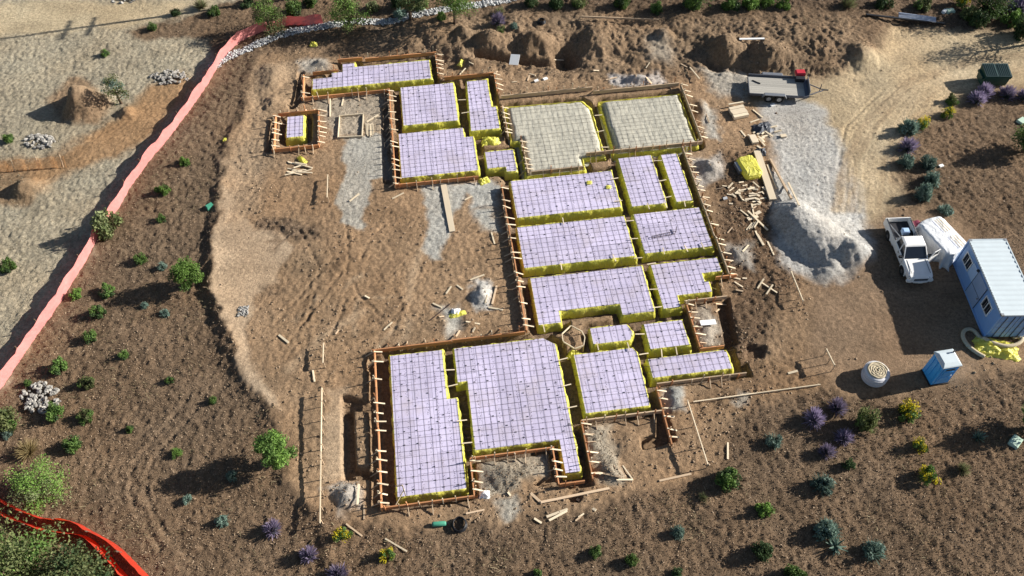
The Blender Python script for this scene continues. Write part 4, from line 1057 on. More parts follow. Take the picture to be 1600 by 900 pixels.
# ------------------------------------------------------------------ dumpster
def dumpster():
    a = P(1528, 131); root = empty('dumpster', Vector((0, 0, 0)), math.radians(-2), 'dark green dumpster with ribbed lids beside the access road', 'dumpster')
    b0, b1 = P(1541, 137.5), P(1572, 138); root.location = ((b0+b1)/2)+Vector((-.25, .72, 0)); root.location.z = .01
    w_, d0, d1, h_ = .98, .55, .68, 1.25
    MB().loft([[Vector((-w_, -d0, .12)), Vector((w_, -d0, .12)), Vector((w_, d0, .12)), Vector((-w_, d0, .12))], [Vector((-w_, -d1, h_*.9)), Vector((w_, -d1, h_*.9)), Vector((w_, d1, h_)), Vector((-w_, d1, h_))]]).build('bin', 'dumpster_green', root)
    for sx in (-1, 1):
        lid = empty('lid', (0, 0, 0)); lid.parent = root; x0 = .03 if sx > 0 else -w_-.04
        L_ = MB(); L_.add([(x0, -d1-.06, h_*.9+.02), (x0+w_+.01, -d1-.06, h_*.9+.02), (x0+w_+.01, d1, h_+.06), (x0, d1, h_+.06), (x0, -d1-.06, h_*.9+.07), (x0+w_+.01, -d1-.06, h_*.9+.07), (x0+w_+.01, d1, h_+.11), (x0, d1, h_+.11)], [(0, 3, 2, 1), (4, 5, 6, 7), (0, 1, 5, 4), (1, 2, 6, 5), (2, 3, 7, 6), (3, 0, 4, 7)])
        L_.build('lid_panel', 'dumpster_lid', lid)
        for k in range(6):
            xx = x0+.1+k*.145; r_ = MB(); r_.add([(xx, -d1, h_*.9+.065), (xx+.07, -d1, h_*.9+.065), (xx+.07, d1-.1, h_+.1), (xx, d1-.1, h_+.1), (xx+.015, -d1, h_*.9+.11), (xx+.055, -d1, h_*.9+.11), (xx+.055, d1-.1, h_+.145), (xx+.015, d1-.1, h_+.145)], [(0, 3, 2, 1), (4, 5, 6, 7), (0, 1, 5, 4), (1, 2, 6, 5), (2, 3, 7, 6), (3, 0, 4, 7)])
            r_.build('lid_rib', 'dumpster_lid', lid)
    for sx in (-1, 1):
        pbox('fork_pocket', 'dumpster_green', root, sx*(w_+.1)-.09, sx*(w_+.1)+.09, -.5, .5, .72, .92)
        for sy in (-.45, .45): MB().lathe([(.09, -.03), (.09, .03)], 12, Matrix.Translation((sx*.75, sy, .09)) @ Matrix.Rotation(math.pi/2, 4, 'X')).build('wheel', 'tire', root)
    pbox('rim', 'dumpster_green', root, -w_-.05, w_+.05, -d1-.05, -d1+.0, h_*.9-.1, h_*.9)
dumpster()

# ------------------------------------------------------------------ flatbed trailer
def trailer():
    a, c, e, g_ = P(1167, 118, .62), P(1260, 124, .62), P(1263, 150.5, .62), P(1170, 145.5, .62)
    ce = (a+c+e+g_)/4; ang = math.atan2(((c-a)+(e-g_)).y, ((c-a)+(e-g_)).x)
    root = empty('flatbed_trailer', Vector((ce.x, ce.y, .0)), ang, 'flatbed trailer with grey plank deck parked by the dirt bank', 'trailer')
    Lh, Wh = 2.25, 1.03
    for k in range(9): pbox('plank', 'deck_wood', root, -Lh, Lh-.16, -Wh+k*.229+.004, -Wh+k*.229+.222, .56, .61)
    MB().box(-Lh, Lh, -Wh-.06, -Wh-.002, .42, .63).box(-Lh, Lh, Wh+.036, Wh+.09, .42, .80).box(-Lh-.05, -Lh-.002, -Wh, Wh, .42, .64).box(Lh-.155, Lh+.12, -Wh+.01, Wh-.0, .44, .66).build('frame', 'trailer_steel', root)
    MB().box(Lh+.125, Lh+.16, -Wh+.1, Wh-.1, .5, 1.05).build('front_plate', 'steel', root)
    for sy in (-1, 1):
        for x_ in (-.75, .08):
            wl = MB().lathe([(.12, -.1), (.33, -.1), (.36, -.05), (.36, .05), (.33, .1), (.12, .1)], 18, Matrix.Translation((x_, sy*(Wh+.22), .36)) @ Matrix.Rotation(math.pi/2, 4, 'X')).build('wheel', 'tire', root)
            MB().lathe([(.05, -.108), (.18, -.108), (.18, .108), (.05, .108)], 12, Matrix.Translation((x_, sy*(Wh+.22), .36)) @ Matrix.Rotation(math.pi/2, 4, 'X')).build('rim', 'steel', wl)
        y0, y1 = (Wh+.1, Wh+.38) if sy > 0 else (-Wh-.38, -Wh-.07)
        pts_ = [(-1.3, .52), (-1.12, .80), (.45, .80), (.62, .52)]
        fn = MB(); fn.loft([[Vector((x_, y0, z_)), Vector((x_, y1, z_)), Vector((x_, y1, z_-.03)), Vector((x_, y0, z_-.03))] for x_, z_ in pts_]); fn.build('fender', 'steel', root)
    for s_ in (-1, 1): MB().tube([(Lh+.1, s_*.75, .48), (Lh+1.35, s_*.04, .48)], .045, 6).build('tongue_bar', 'trailer_steel', root)
    MB().tube([(Lh+1.3, 0, .5), (Lh+1.75, 0, .52)], [.06, .05], 8).build('coupler', 'steel_dark', root)
    MB().tube([(Lh+1.15, .12, .2), (Lh+1.15, .12, .95)], .035, 8).build('jack', 'steel_dark', root)
    tb = MB().box(1.45, 2.15, .62, .98, .612, .95).build('tool_chest', 'dark_plastic', root)
    sp = MB(); sp.tube([(-1.95, .5, .63), (-1.6, .28, .64), (-1.35, .15, .64)], .05, 6); sp.build('strap', 'dark_plastic', root)
    return root
tr_ = trailer()
o = MB().loft([[Vector((x_*k, y_*k, z_)) for x_, y_ in ((-.38, -.26), (.38, -.26), (.38, .26), (-.38, .26))] for k, z_ in ((1, 0), (1.02, .22), (.85, .32))]).build('red_bin', 'red_paint')
o.location = P(1251, 121, .80)+Vector((0, .35, -.08)); o.location.z = .82; tag(o, 'red plastic bin sitting at the front corner of the trailer', 'bin')
# ------------------------------------------------------------------ pickup truck
def truck():
    root = empty('pickup_truck', (26.98, 35.1, 0.0), -math.pi/2+math.radians(1.5), 'white pickup truck with its door open, parked by the container', 'truck')
    hw = .86
    def ring(x_, w_, z0, z1, ch=.07): return [Vector((x_, y_, z_)) for y_, z_ in ((-w_+.06, z0), (w_-.06, z0), (w_, z0+.14), (w_, z1-ch), (w_-ch, z1), (-w_+ch, z1), (-w_, z1-ch), (-w_, z0+.14))]
    b_ = MB(); b_.loft([ring(-.62, hw, .42, 1.03), ring(.2, hw, .40, 1.03), ring(.95, hw, .40, 1.03), ring(1.15, hw-.01, .42, 1.03), ring(2.0, hw-.03, .44, .97), ring(2.38, hw-.07, .46, .90), ring(2.52, hw-.16, .50, .80)])
    body = b_.build('body', 'white_paint', root, smooth=False)
    for s_ in (-1, 1):
        hd = MB(); hd.loft([[Vector((2.30, s_*.50, .70)), Vector((2.30, s_*.80, .70)), Vector((2.30, s_*.80, .885)), Vector((2.30, s_*.50, .90))], [Vector((2.50, s_*.50, .70)), Vector((2.455, s_*.76, .70)), Vector((2.42, s_*.76, .84)), Vector((2.49, s_*.50, .845))]]); hd.build('headlight', 'chrome', root)
        pbox('fog_lamp', 'chrome', root, 2.5, 2.6, s_*.55-.06, s_*.55+.06, .44, .53)
    MB().box(2.40, 2.535, -.46, .46, .60, .79).build('grille', 'dark_plastic', root)
    for z_ in (.64, .70, .76): pbox('grille_bar', 'steel', root, 2.535, 2.545, -.45, .45, z_, z_+.02)
    bp_ = MB(); bp_.loft([[Vector((2.33, y_, .42)), Vector((2.60-.14*abs(y_)**2, y_, .42)), Vector((2.62-.14*abs(y_)**2, y_, .60)), Vector((2.33, y_, .60))] for y_ in (-.87, -.6, -.3, 0, .3, .6, .87)]); bp_.build('front_bumper', 'white_paint', root)
    pbox('number_plate', 'white_board', root, 2.615, 2.63, -.16, .16, .44, .56)
    MB().box(-2.72, -2.56, -.84, .84, .44, .60).build('rear_bumper', 'chrome', root)
    # cab glasshouse
    def gring(x_, w_, z_): return [(x_, -w_, z_), (x_, w_, z_)]
    G0 = [(-.56, .80), (.98, .80)]; 
    lo = [Vector((-.56, -.80, 1.02)), Vector((1.02, -.80, 1.02)), Vector((1.02, .80, 1.02)), Vector((-.56, .80, 1.02))]
    hi = [Vector((-.44, -.66, 1.60)), Vector((.40, -.66, 1.60)), Vector((.40, .66, 1.60)), Vector((-.44, .66, 1.60))]
    gl = MB(); gl.loft([lo, hi]); gl.build('glass', 'glass_dark', root)
    rf = MB(); rf.loft([[Vector((-.48, -.70, 1.585)), Vector((.42, -.70, 1.585)), Vector((.42, .70, 1.585)), Vector((-.48, .70, 1.585))], [Vector((-.45, -.69, 1.64)), Vector((.36, -.69, 1.64)), Vector((.36, .69, 1.64)), Vector((-.45, .69, 1.64))], [Vector((-.38, -.58, 1.675)), Vector((.26, -.58, 1.675)), Vector((.26, .58, 1.675)), Vector((-.38, .58, 1.675))]]); rf.build('roof', 'white_paint', root)
    pr = root.matrix_basis
    def pl(name, a, c, w_, h_, m_, par=root):
        a = Vector(a); c = Vector(c); beam(name, pr @ a, pr @ c, w_, h_, m_, par)
    for s_ in (-1, 1):
        pl('pillar', (1.04, s_*.80, 1.01), (.40, s_*.67, 1.61), .06, .06, 'white_paint')
        pl('pillar', (.22, s_*.81, 1.01), (.08, s_*.67, 1.61), .07, .06, 'white_paint')
        pl('pillar', (-.54, s_*.80, 1.01), (-.43, s_*.67, 1.61), .16, .06, 'white_paint')
        m_ = MB().box(.78, .92, s_*.98-.11, s_*.98+.11, 1.03, 1.19); m_.build('mirror', 'dark_plastic', root)
        pbox('door_handle', 'dark_plastic', root, .2, .36, s_*hw-.02, s_*hw+.02, .86, .91)
        pbox('door_seam', 'dark_plastic', root, .2, .212, s_*hw-.006, s_*hw+.004, .50, 1.0)
        pbox('door_seam', 'dark_plastic', root, 1.02, 1.032, s_*hw-.006, s_*hw+.004, .50, 1.0)
        pbox('hood_seam', 'steel_dark', root, 1.1, 2.2, s_*.62-.006, s_*.62+.006, 1.0, 1.034, rot=(0, math.radians(2.2), 0))
        for x_ in (-1.55, 1.52):
            wl = MB().lathe([(.2, -.11), (.33, -.11), (.37, -.06), (.37, .06), (.33, .11), (.2, .11)], 20, Matrix.Translation((x_, s_*.76, .37)) @ Matrix.Rotation(math.pi/2, 4, 'X')).build('wheel', 'tire', root)
            MB().lathe([(.04, -.118), (.2, -.105), (.2, .105), (.04, .118)], 14, Matrix.Translation((x_, s_*.76, .37)) @ Matrix.Rotation(math.pi/2, 4, 'X')).build('rim', 'chrome', wl)
            ar = MB(); n = 10
            for r0, r1 in ((.40, .455),):
                pts_ = [(math.cos(math.pi*k/n), math.sin(math.pi*k/n)) for k in range(n+1)]
                ar.add([(x_+c*r0, s_*(hw-.03), .40+q_*r0) for c, q_ in pts_]+[(x_+c*r1, s_*(hw-.03), .40+q_*r1) for c, q_ in pts_]+[(x_+c*r0, s_*(hw+.035), .40+q_*r0) for c, q_ in pts_]+[(x_+c*r1, s_*(hw+.02), .40+q_*r1) for c, q_ in pts_],
                       [(2*n+2+i, 2*n+3+i, 3*n+4+i, 3*n+3+i) for i in range(n)]+[(n+1+i, 3*n+3+i, 3*n+4+i, n+2+i) for i in range(n)]+[(i, i+1, 2*n+3+i, 2*n+2+i) for i in range(n)])
            ar.build('wheel_arch', 'white_paint', root)
            dk = MB(); dk.add([(x_, s_*(hw+.004), .40)]+[(x_+.40*math.cos(math.pi*k/n), s_*(hw+.004), .40+.40*math.sin(math.pi*k/n)) for k in range(n+1)], [(0, k+1, k+2) for k in range(n)]); dk.build('wheel_well', 'dark_plastic', root)
    # bed
    bed = MB(); bed.box(-2.60, -.64, -.80, .80, .42, .62); bed.build('bed_floor', 'dark_plastic', root)
    for s_ in (-1, 1):
        MB().box(-2.60, -.635, s_*hw-(.10 if s_ > 0 else 0), s_*hw+(.10 if s_ < 0 else 0), .44, 1.02).build('bed_side', 'white_paint', root)
        pbox('bed_rail', 'dark_plastic', root, -2.58, -.65, s_*.80-.04, s_*.80+.04, 1.021, 1.04)
    MB().box(-.70, -.60, -.757, .757, .45, 1.02).build('bed_front', 'dark_plastic', root)
    tg = MB().box(-2.66, -2.605, -.86, .86, .5, 1.0).build('tailgate', 'white_paint', root)
    # the open front door, hinged at the front edge on the left side
    dr = empty('open_door', (1.02, hw+.01, 0), math.radians(-62)); dr.parent = root
    MB().box(-.86, -.02, .0, .07, .46, 1.03).build('door_skin', 'white_paint', dr)
    fr = MB(); fr.box(-.84, -.78, .01, .06, 1.03, 1.52).box(-.84, -.30, .01, .06, 1.47, 1.53)
    fr.add([(-.30, .01, 1.53), (-.30, .06, 1.53), (-.02, .06, 1.03), (-.02, .01, 1.03), (-.37, .01, 1.48), (-.37, .06, 1.48), (-.10, .06, 1.03), (-.10, .01, 1.03)], [(0, 3, 2, 1), (4, 5, 6, 7), (0, 1, 5, 4), (2, 3, 7, 6), (1, 2, 6, 5), (0, 4, 7, 3)])
    fr.build('window_frame', 'white_paint', dr)
    pbox('door_lining', 'dark_plastic', dr, -.82, -.06, -.025, -.002, .5, 1.0)
    pbox('window_pane', 'glass_dark', dr, -.78, -.34, .03, .04, 1.03, 1.47)
    return root
tk = truck()
pr = tk.matrix_basis
def bedthing(name, x0, x1, y0, y1, z0, z1, m_, label, cat, rz=0.0):
    o = MB().box(-(x1-x0)/2, (x1-x0)/2, -(y1-y0)/2, (y1-y0)/2, 0, z1-z0).box(-(x1-x0)*.42, (x1-x0)*.42, -(y1-y0)*.38, (y1-y0)*.38, z1-z0, z1-z0+.03).build(name, m_)
    o.location = pr @ Vector(((x0+x1)/2, (y0+y1)/2, z0)); o.rotation_euler = (0, 0, -math.pi/2+rz); tag(o, label, cat)
bedthing('cooler_box', -1.75, -1.35, .0, .45, .625, .95, 'container_light', 'pale blue and white box in the pickup bed', 'box')
bedthing('tool_box', -1.0, -.75, -.6, .1, .625, .86, 'steel', 'grey tool box at the front of the pickup bed', 'box', .1)
for k, (a, c) in enumerate((((-2.3, -.55, .68), (-.8, -.35, 1.0)), ((-.85, .62, .75), (-1.5, .78, 1.12)))):
    o = beam('bed_pole', pr @ Vector(a), pr @ Vector(c), .05, .05, 'steel'); tag(o, ('grey pole lying along the passenger side of the pickup bed', 'short pale pole leaning on the side of the pickup bed')[k], 'pole')

# ------------------------------------------------------------------ round maroon drum behind the truck
c = G(1427, 361); dm = empty('mixer_drum', c, .5, 'round maroon mixer drum between the pickup and the white tarp', 'mixer')
mt = Matrix.Translation((0, 0, .55)) @ Matrix.Rotation(math.radians(50), 4, 'Y')
MB().lathe([(.10, -.36), (.30, -.30), (.40, -.05), (.39, .10), (.26, .34), (.235, .36), (.20, .33), (.30, .08), (.1, -.2)], 22, mt).build('drum', 'maroon', dm, smooth=True)
MB().tube([(-.35, -.42, 0), (-.1, -.42, .5), (.25, -.42, 0)], .03, 6).tube([(-.35, .42, 0), (-.1, .42, .5), (.25, .42, 0)], .03, 6).tube([(-.1, -.42, .5), (-.1, .42, .5)], .025, 6).build('stand', 'steel_dark', dm)

# ------------------------------------------------------------------ stack under a white tarp
def tarp_stack():
    m, t, b = new_mat('tarp_print'); N = t.nodes.new; L = t.links.new
    tc = N('ShaderNodeTexCoord'); sp = N('ShaderNodeSeparateXYZ'); L(tc.outputs['Object'], sp.inputs[0])
    def mth(op, a, bb=None):
        n = N('ShaderNodeMath'); n.operation = op
        for i, v in enumerate((a, bb)):
            if v is None: continue
            if isinstance(v, (int, float)): n.inputs[i].default_value = v
            else: L(v, n.inputs[i])
        return n.outputs[0]
    x_, y_, z_ = sp.outputs
    band = mth('MULTIPLY', mth('GREATER_THAN', y_, -.12), mth('LESS_THAN', y_, .66))
    fr = mth('FRACT', mth('MULTIPLY', y_, 5.2)); ln = mth('LESS_THAN', fr, .42)
    seg = mth('GREATER_THAN', mth('ABSOLUTE', mth('ADD', x_, -.05)), .22); end = mth('LESS_THAN', mth('ABSOLUTE', x_), 1.35)
    top = mth('GREATER_THAN', z_, 1.0)
    k = mth('MULTIPLY', mth('MULTIPLY', mth('MULTIPLY', band, ln), mth('MULTIPLY', seg, end)), mth('MULTIPLY', top, .95))
    cr = mth('GREATER_THAN', y_, .22); mc = N('ShaderNodeMix'); mc.data_type = 'RGBA'; L(cr, mc.inputs['Factor']); mc.inputs['A'].default_value = (.30, .32, .42, 1); mc.inputs['B'].default_value = (.48, .38, .22, 1)
    mx = N('ShaderNodeMix'); mx.data_type = 'RGBA'; L(k, mx.inputs['Factor']); mx.inputs['A'].default_value = (.72, .73, .75, 1); L(mc.outputs['Result'], mx.inputs['B'])
    L(mx.outputs['Result'], b.inputs['Base Color']); b.inputs['Roughness'].default_value = .4
    nz = N('ShaderNodeTexNoise'); nz.inputs['Scale'].default_value = 2.6; nz.inputs['Detail'].default_value = 5; L(tc.outputs['Object'], nz.inputs['Vector'])
    bm = N('ShaderNodeBump'); bm.inputs['Distance'].default_value = .12; bm.inputs['Strength'].default_value = .8; L(nz.outputs['Fac'], bm.inputs['Height']); L(bm.outputs[0], b.inputs['Normal'])
    a, c = P(1456, 346, 1.2), P(1496, 388, 1.2); ctr = (a+c)/2; ang = math.atan2((c-a).y, (c-a).x)
    root = empty('tarp_covered_stack', Vector((ctr.x, ctr.y, 0)), ang, 'lumber stack wrapped in a wrinkled white tarp beside the container', 'tarp stack')
    b_ = MB(); rs_ = random.Random(5); n = 56; rings = []
    ph = [rs_.uniform(0, 6.28) for _ in range(4)]
    for z_, k, am in ((0.0, 1.14, .16), (.12, 1.08, .14), (.45, 1.02, .09), (.85, 1.0, .06), (1.10, .99, .035), (1.19, .95, .012), (1.21, .78, .012), (1.215, .4, .006), (1.215, .08, .001)):
        r_ = []
        for i in range(n):
            th_ = 2*math.pi*i/n; cx, sx = math.cos(th_), math.sin(th_); e = .28
            X_ = math.copysign(abs(cx)**e, cx)*1.62; Y_ = math.copysign(abs(sx)**e, sx)*.98
            w_ = am*(math.sin(th_*9+ph[0])+.6*math.sin(th_*15+ph[1])+rs_.uniform(-.5, .5))
            r_.append(Vector((X_*k+cx*w_, Y_*k+sx*w_, z_+am*.5*math.sin(th_*7+ph[2])*(1 if z_ > .02 else 0))))
        rings.append(r_)
    b_.loft(rings); b_.build('tarp', 'tarp_print', root, smooth=True)
tarp_stack()

# ------------------------------------------------------------------ crumpled plastic
def crumple(name, px, py, rx, ry, h, mat_, label, cat, seed=0, rz=0.0, n=13, group=None):
    rs_ = np.random.RandomState(seed); c = G(px, py); V = []; F = []
    nz_ = rs_.rand(n, n); nz2 = rs_.rand(n, n)
    sm_ = lambda a: (a*2+np.roll(a, 1, 0)+np.roll(a, -1, 0)+np.roll(a, 1, 1)+np.roll(a, -1, 1))/6
    nz_ = np.clip((sm_(nz_)-.5)*1.7+.5, 0, 1); nz2 = np.clip((sm_(nz2)-.5)*1.5+.5, 0, 1)
    for j in range(n):
        for i in range(n):
            u, v = i/(n-1)*2-1, j/(n-1)*2-1
            r_ = max(abs(u), abs(v)); e = (1-r_**2.2)
            x_ = (u*rx*(.85+.25*nz2[j, i]))*(1-.12*v*v); y_ = v*ry*(.85+.25*nz_[i, j])
            V.append((x_, y_, max(-.03, h*e*(.45+.9*nz_[j, i]) + .02*nz2[i, j]-.02)))
    F = [(j*n+i, j*n+i+1, (j+1)*n+i+1, (j+1)*n+i) for j in range(n-1) for i in range(n-1)]
    b_ = MB(); b_.add(V, F); o = b_.build(name, mat_); o.location = c; o.rotation_euler = (0, 0, rz); tag(o, label, cat, group); return o
crumple('yellow_plastic_heap', 1556, 545, 1.5, .75, .42, 'yellow_film', 'big crumpled yellow plastic heap at the foot of the container', 'plastic sheet', 1, -.25, 17)
crumple('yellow_plastic_sheet', 490, 70, .35, .3, .3, 'yellow_film', 'yellow plastic wad on the dirt mound behind the back strip', 'plastic sheet', 2)
crumple('yellow_plastic_sheet', 721, 99, .25, .42, .28, 'yellow_film', 'yellow plastic wad on dirt right of the back strip', 'plastic sheet', 3, -.5)
crumple('yellow_plastic_sheet', 472, 250, .55, .22, .22, 'yellow_film', 'yellow plastic strip lying across the stick bundle', 'plastic sheet', 4, -.8)
crumple('yellow_plastic_sheet', 352, 218, .2, .2, .1, 'yellow_film', 'tiny yellow plastic square on the left slope', 'plastic sheet', 5)
crumple('yellow_plastic_sheet', 756, 283, .45, .35, .25, 'yellow_film', 'yellow plastic wad at the top corner of the courtyard', 'plastic sheet', 6, .4)
crumple('yellow_plastic_sheet', 716, 491, .62, .22, .14, 'yellow_film', 'torn yellow plastic strip on the courtyard dirt', 'plastic sheet', 7, .3)
crumple('yellow_plastic_sheet', 767, 221, .75, .5, .35, 'yellow_film', 'crumpled yellow sheet in the trench above the tiny notched slab', 'plastic sheet', 8)
crumple('yellow_plastic_sheet', 930, 251, .8, .35, .4, 'yellow_film', 'crumpled yellow sheet in the notch of the left gravel pad', 'plastic sheet', 9)
crumple('yellow_plastic_sheet', 896, 553, .5, .4, .35, 'yellow_film', 'crumpled yellow sheet below the hexagonal timber frame', 'plastic sheet', 10)
for x_, y_, lab in ((921, 285, 'upper tiny yellow scrap on the wide foam slab'), (951, 292, 'lower right tiny yellow scrap on the wide foam slab')):
    o = crumple('yellow_plastic_scrap', x_, y_, .2, .18, .06, 'yellow_film', lab, 'plastic scrap', int(x_), 0, 5); p_ = P(x_, y_, .32); o.location = p_
crumple('white_plastic_bag', 757, 773, .32, .24, .28, 'white_board', 'small white plastic bag at the foot of the largest slab', 'bag', 11)
crumple('white_plastic_bag', 576, 146, .2, .18, .18, 'white_board', 'small white plastic bag below the back strip', 'bag', 12)
crumple('dark_plastic_heap', 1192, 200, .8, .6, .3, 'steel_dark', 'dark heap of wrap among the upper stick scatter', 'plastic sheet', 13, .3)
crumple('dark_plastic_heap', 1189, 238, .4, .4, .3, 'steel_dark', 'dark wad of wrap at the top of the long plank', 'plastic sheet', 14)
crumple('purple_foam_scrap', 712, 488, .3, .3, .2, 'tarp_white', 'pale foam scrap beside the torn yellow strip', 'foam scrap', 15)
# stacked yellow rolls under plastic
c = G(1170, 264); yb_ = empty('yellow_bundle', c, TH+.12, 'yellow plastic wrapped bundle beside the long plank', 'bundle')
bb = MB(); rs_ = random.Random(8); rings = []
for z_, k in ((-.05, 1.04), (.2, 1.0), (.38, .95), (.46, .82), (.47, .3)):
    rings.append([Vector((.52*k*math.copysign(abs(math.cos(a))**.4, math.cos(a))*(1+rs_.uniform(-.05, .05)), .85*k*math.copysign(abs(math.sin(a))**.4, math.sin(a))*(1+rs_.uniform(-.04, .04)), z_+rs_.uniform(-.02, .03))) for a in [2*math.pi*i/36 for i in range(36)]])
bb.loft(rings); bb.build('wrap', 'yellow_film', yb_); yb_.scale = (1.3, 1.25, 1.0)
pbox('board_edge', 'steel', yb_, -.72, -.56, -.25, .55, -.02, .3)
# straw wattle lying in a bend
pth = [G(a, c_, .12) for a, c_ in ((1537, 559), (1526, 553), (1514, 544), (1506, 534), (1503, 525), (1506, 518), (1513, 516), (1521, 519), (1528, 527), (1538, 535), (1550, 541), (1566, 545), (1580, 544), (1590, 539), (1594, 532), (1588, 528), (1580, 530))]
sm = []
for i in range(len(pth)-1):
    p0, p1, p2, p3 = pth[max(i-1, 0)], pth[i], pth[i+1], pth[min(i+2, len(pth)-1)]
    for j in range(4):
        t_ = j/4; sm.append(.5*((2*p1)+(p2-p0)*t_+(2*p0-5*p1+4*p2-p3)*t_*t_+(3*p1-p0-3*p2+p3)*t_**3))
for i, q_ in enumerate(sm):
    if 34 < i < 56: q_.z += .22
o = MB().tube(sm, .125, 10).build('straw_wattle', 'straw', smooth=True); tag(o, 'long tan straw wattle curling over the yellow heap by the container', 'wattle')

# ------------------------------------------------------------------ loose timber
def stick(x0, y0, x1, y1, w_, label, m_='lumber', h_=.05, lift=.02, cat='lumber', group=None, name='timber_offcut'):
    a, c = G(x0, y0, lift+h_/2), G(x1, y1, lift+h_/2)
    o = beam(name, a, c, w_, h_, m_); tag(o, label, cat, group); return o
stick(693, 289, 707, 363, .42, 'long wide pale plank lying on the grey courtyard patch', 'plywood', .05, .06, name='plank')
stick(1182, 238, 1207, 314, .50, 'long wide plank at the edge of the gravel beside the yellow bundle', 'plywood', .16, .04, name='plank')
stick(1203, 250, 1236, 312, .14, 'dark joist on the gravel, right of the long wide plank', 'form_dark', .14, .02, name='joist')
stick(1199, 258, 1214, 295, .14, 'thin batten between the long wide plank and the dark joist', 'lumber', .06, name='batten')
stick(1231, 287, 1248, 323, .12, 'pale batten crossing the lower end of the dark joist', 'lumber', .06, .1, name='batten')
stick(1093, 509, 1117, 507, .38, 'white board on the dirt bank beside the small square slab', 'white_board', .05, .28, name='board')
stick(1155, 62, 1194, 62, .2, 'white board lying on top of the dirt bank', 'white_board', .05, .04, name='board')
stick(845, 786, 952, 764, .14, 'long timber lying below the leg of the largest slab', 'stake_wood', .09, .05, name='timber')
stick(829, 771, 847, 787, .16, 'short timber at the left end of the long timber below the leg', 'stake_wood', .06)
stick(854, 808, 887, 796, .14, 'upper pale stick of the crossed pair below the leg', 'lumber', .05)
stick(858, 814, 886, 799, .12, 'lower pale stick of the crossed pair below the leg', 'lumber', .05, .06)
stick(901, 780, 931, 798, .15, 'pale stick slanting down right below the leg', 'lumber', .05)
stick(933, 739, 970, 747, .1, 'brown batten left of the small triangle of sticks', 'stake_wood', .05, .1)
stick(963, 750, 989, 750, .1, 'level stick at the tip of the small triangle of sticks', 'lumber', .05)
stick(973, 728, 988, 749, .08, 'slanting stick above the tip of the small triangle', 'lumber', .05)
stick(1030, 752, 1080, 741, .12, 'timber on dirt below the short right trench', 'stake_wood', .07)
stick(1137, 692, 1137, 718, .1, 'lone upright pale stick above the round green shrub', 'lumber', .05)
stick(602, 842, 636, 862, .09, 'thin stick lying on mulch near the yellow shrub at bottom', 'lumber', .05)
stick(541, 819, 566, 838, .09, 'thin grey stick beside the left yellow shrub at bottom', 'stake_wood', .05)
stick(728, 803, 757, 797, .1, 'brown batten right of the black hose coil', 'stake_wood', .05)
stick(562, 760, 560, 792, .12, 'leaning pale stick beside the grey heap left of the tall slab', 'lumber', .05, .3)
stick(569, 788, 569, 812, .08, 'thin upright stick below the grey heap left of the tall slab', 'stake_wood', .05)
stick(1231, 584, 1246, 580, .14, 'small pale offcut above the long laid timber on the right', 'lumber', .05)
stick(1290, 446, 1290, 446.6, .1, 'tiny pale offcut under the gravel pile', 'lumber', .05)
stick(1188, 441, 1214, 458, .09, 'long stick of the crossed sticks right of the stepped slab', 'lumber', .05)
stick(1183, 452, 1193, 437, .1, 'left cross stick right of the stepped slab', 'lumber', .05, .07)
stick(1197, 461, 1207, 446, .1, 'right cross stick right of the stepped slab', 'lumber', .05, .07)
stick(1183, 367, 1193, 384, .16, 'short pale block stick above the crossed sticks', 'lumber', .06)
stick(1199, 378, 1209, 399, .1, 'thin stick at the left foot of the gravel pile', 'lumber', .05)
stick(1168, 331, 1199, 361, .13, 'long slanting stick left of the gravel pile', 'lumber', .05, .08)
stick(1168, 343, 1184, 338, .28, 'wide short board under the long slanting stick', 'plywood', .04)
stick(1174, 319, 1178, 337, .1, 'short stick above the wide short board', 'lumber', .05)
stick(1180, 335, 1188, 331, .25, 'small square board end right of the wide short board', 'plywood', .04)
for k in range(4): stick(1166+k*4, 360-k*1, 1175+k*3, 349-k*.5, .09, 'pale stick of the little fan left of the gravel pile', 'lumber', .05, .02+k*.02, group='little fan of sticks')
stick(768, 364, 773, 382, .1, 'small stick below the second grey courtyard patch', 'lumber', .05)
stick(726, 313, 738, 307, .09, 'thin stick right of the long wide pale plank', 'lumber', .05)
stick(735, 439, 757, 431, .1, 'thin stick above the small grey gravel heap', 'lumber', .05, .1)
stick(714, 446, 723, 453, .1, 'tiny stick left of the small grey gravel heap', 'lumber', .05)
stick(769, 476, 776, 447, .12, 'brown stick right of the small grey gravel heap', 'stake_wood', .06)
stick(763, 481, 786, 485, .12, 'pale stick below right of the small grey gravel heap', 'lumber', .06)
stick(728, 503, 750, 507, .1, 'pale stick below the torn yellow strip', 'lumber', .05)
stick(672, 501, 704, 475, .05, 'dark steel bar across the pale courtyard patch', 'rebar', .04, name='steel_bar', cat='bar')
stick(600, 516, 613, 504, .09, 'small stick above the tall slab form', 'lumber', .05)
stick(436, 524, 451, 536, .14, 'pale offcut on the dirt left of the upper batter board', 'lumber', .06)
stick(489, 579, 492, 597, .1, 'small upright stick between the two left batter boards', 'lumber', .05)
stick(546, 315, 561, 303, .11, 'pale stick on the upper grey gravel strip', 'lumber', .05)
stick(613, 311, 631, 302, .1, 'pale stick right of the upper grey gravel strip', 'lumber', .05)
stick(573, 191, 591, 180, .13, 'pale batten at the corner of the empty timber frame', 'lumber', .05)
stick(516, 150, 516, 183, .11, 'thin upright stick left of the empty timber frame', 'lumber', .05)
stick(520, 156, 538, 151, .09, 'level stick above the empty timber frame', 'lumber', .05)
stick(537, 152, 534, 166, .09, 'slanting stick above the empty timber frame', 'lumber', .05)
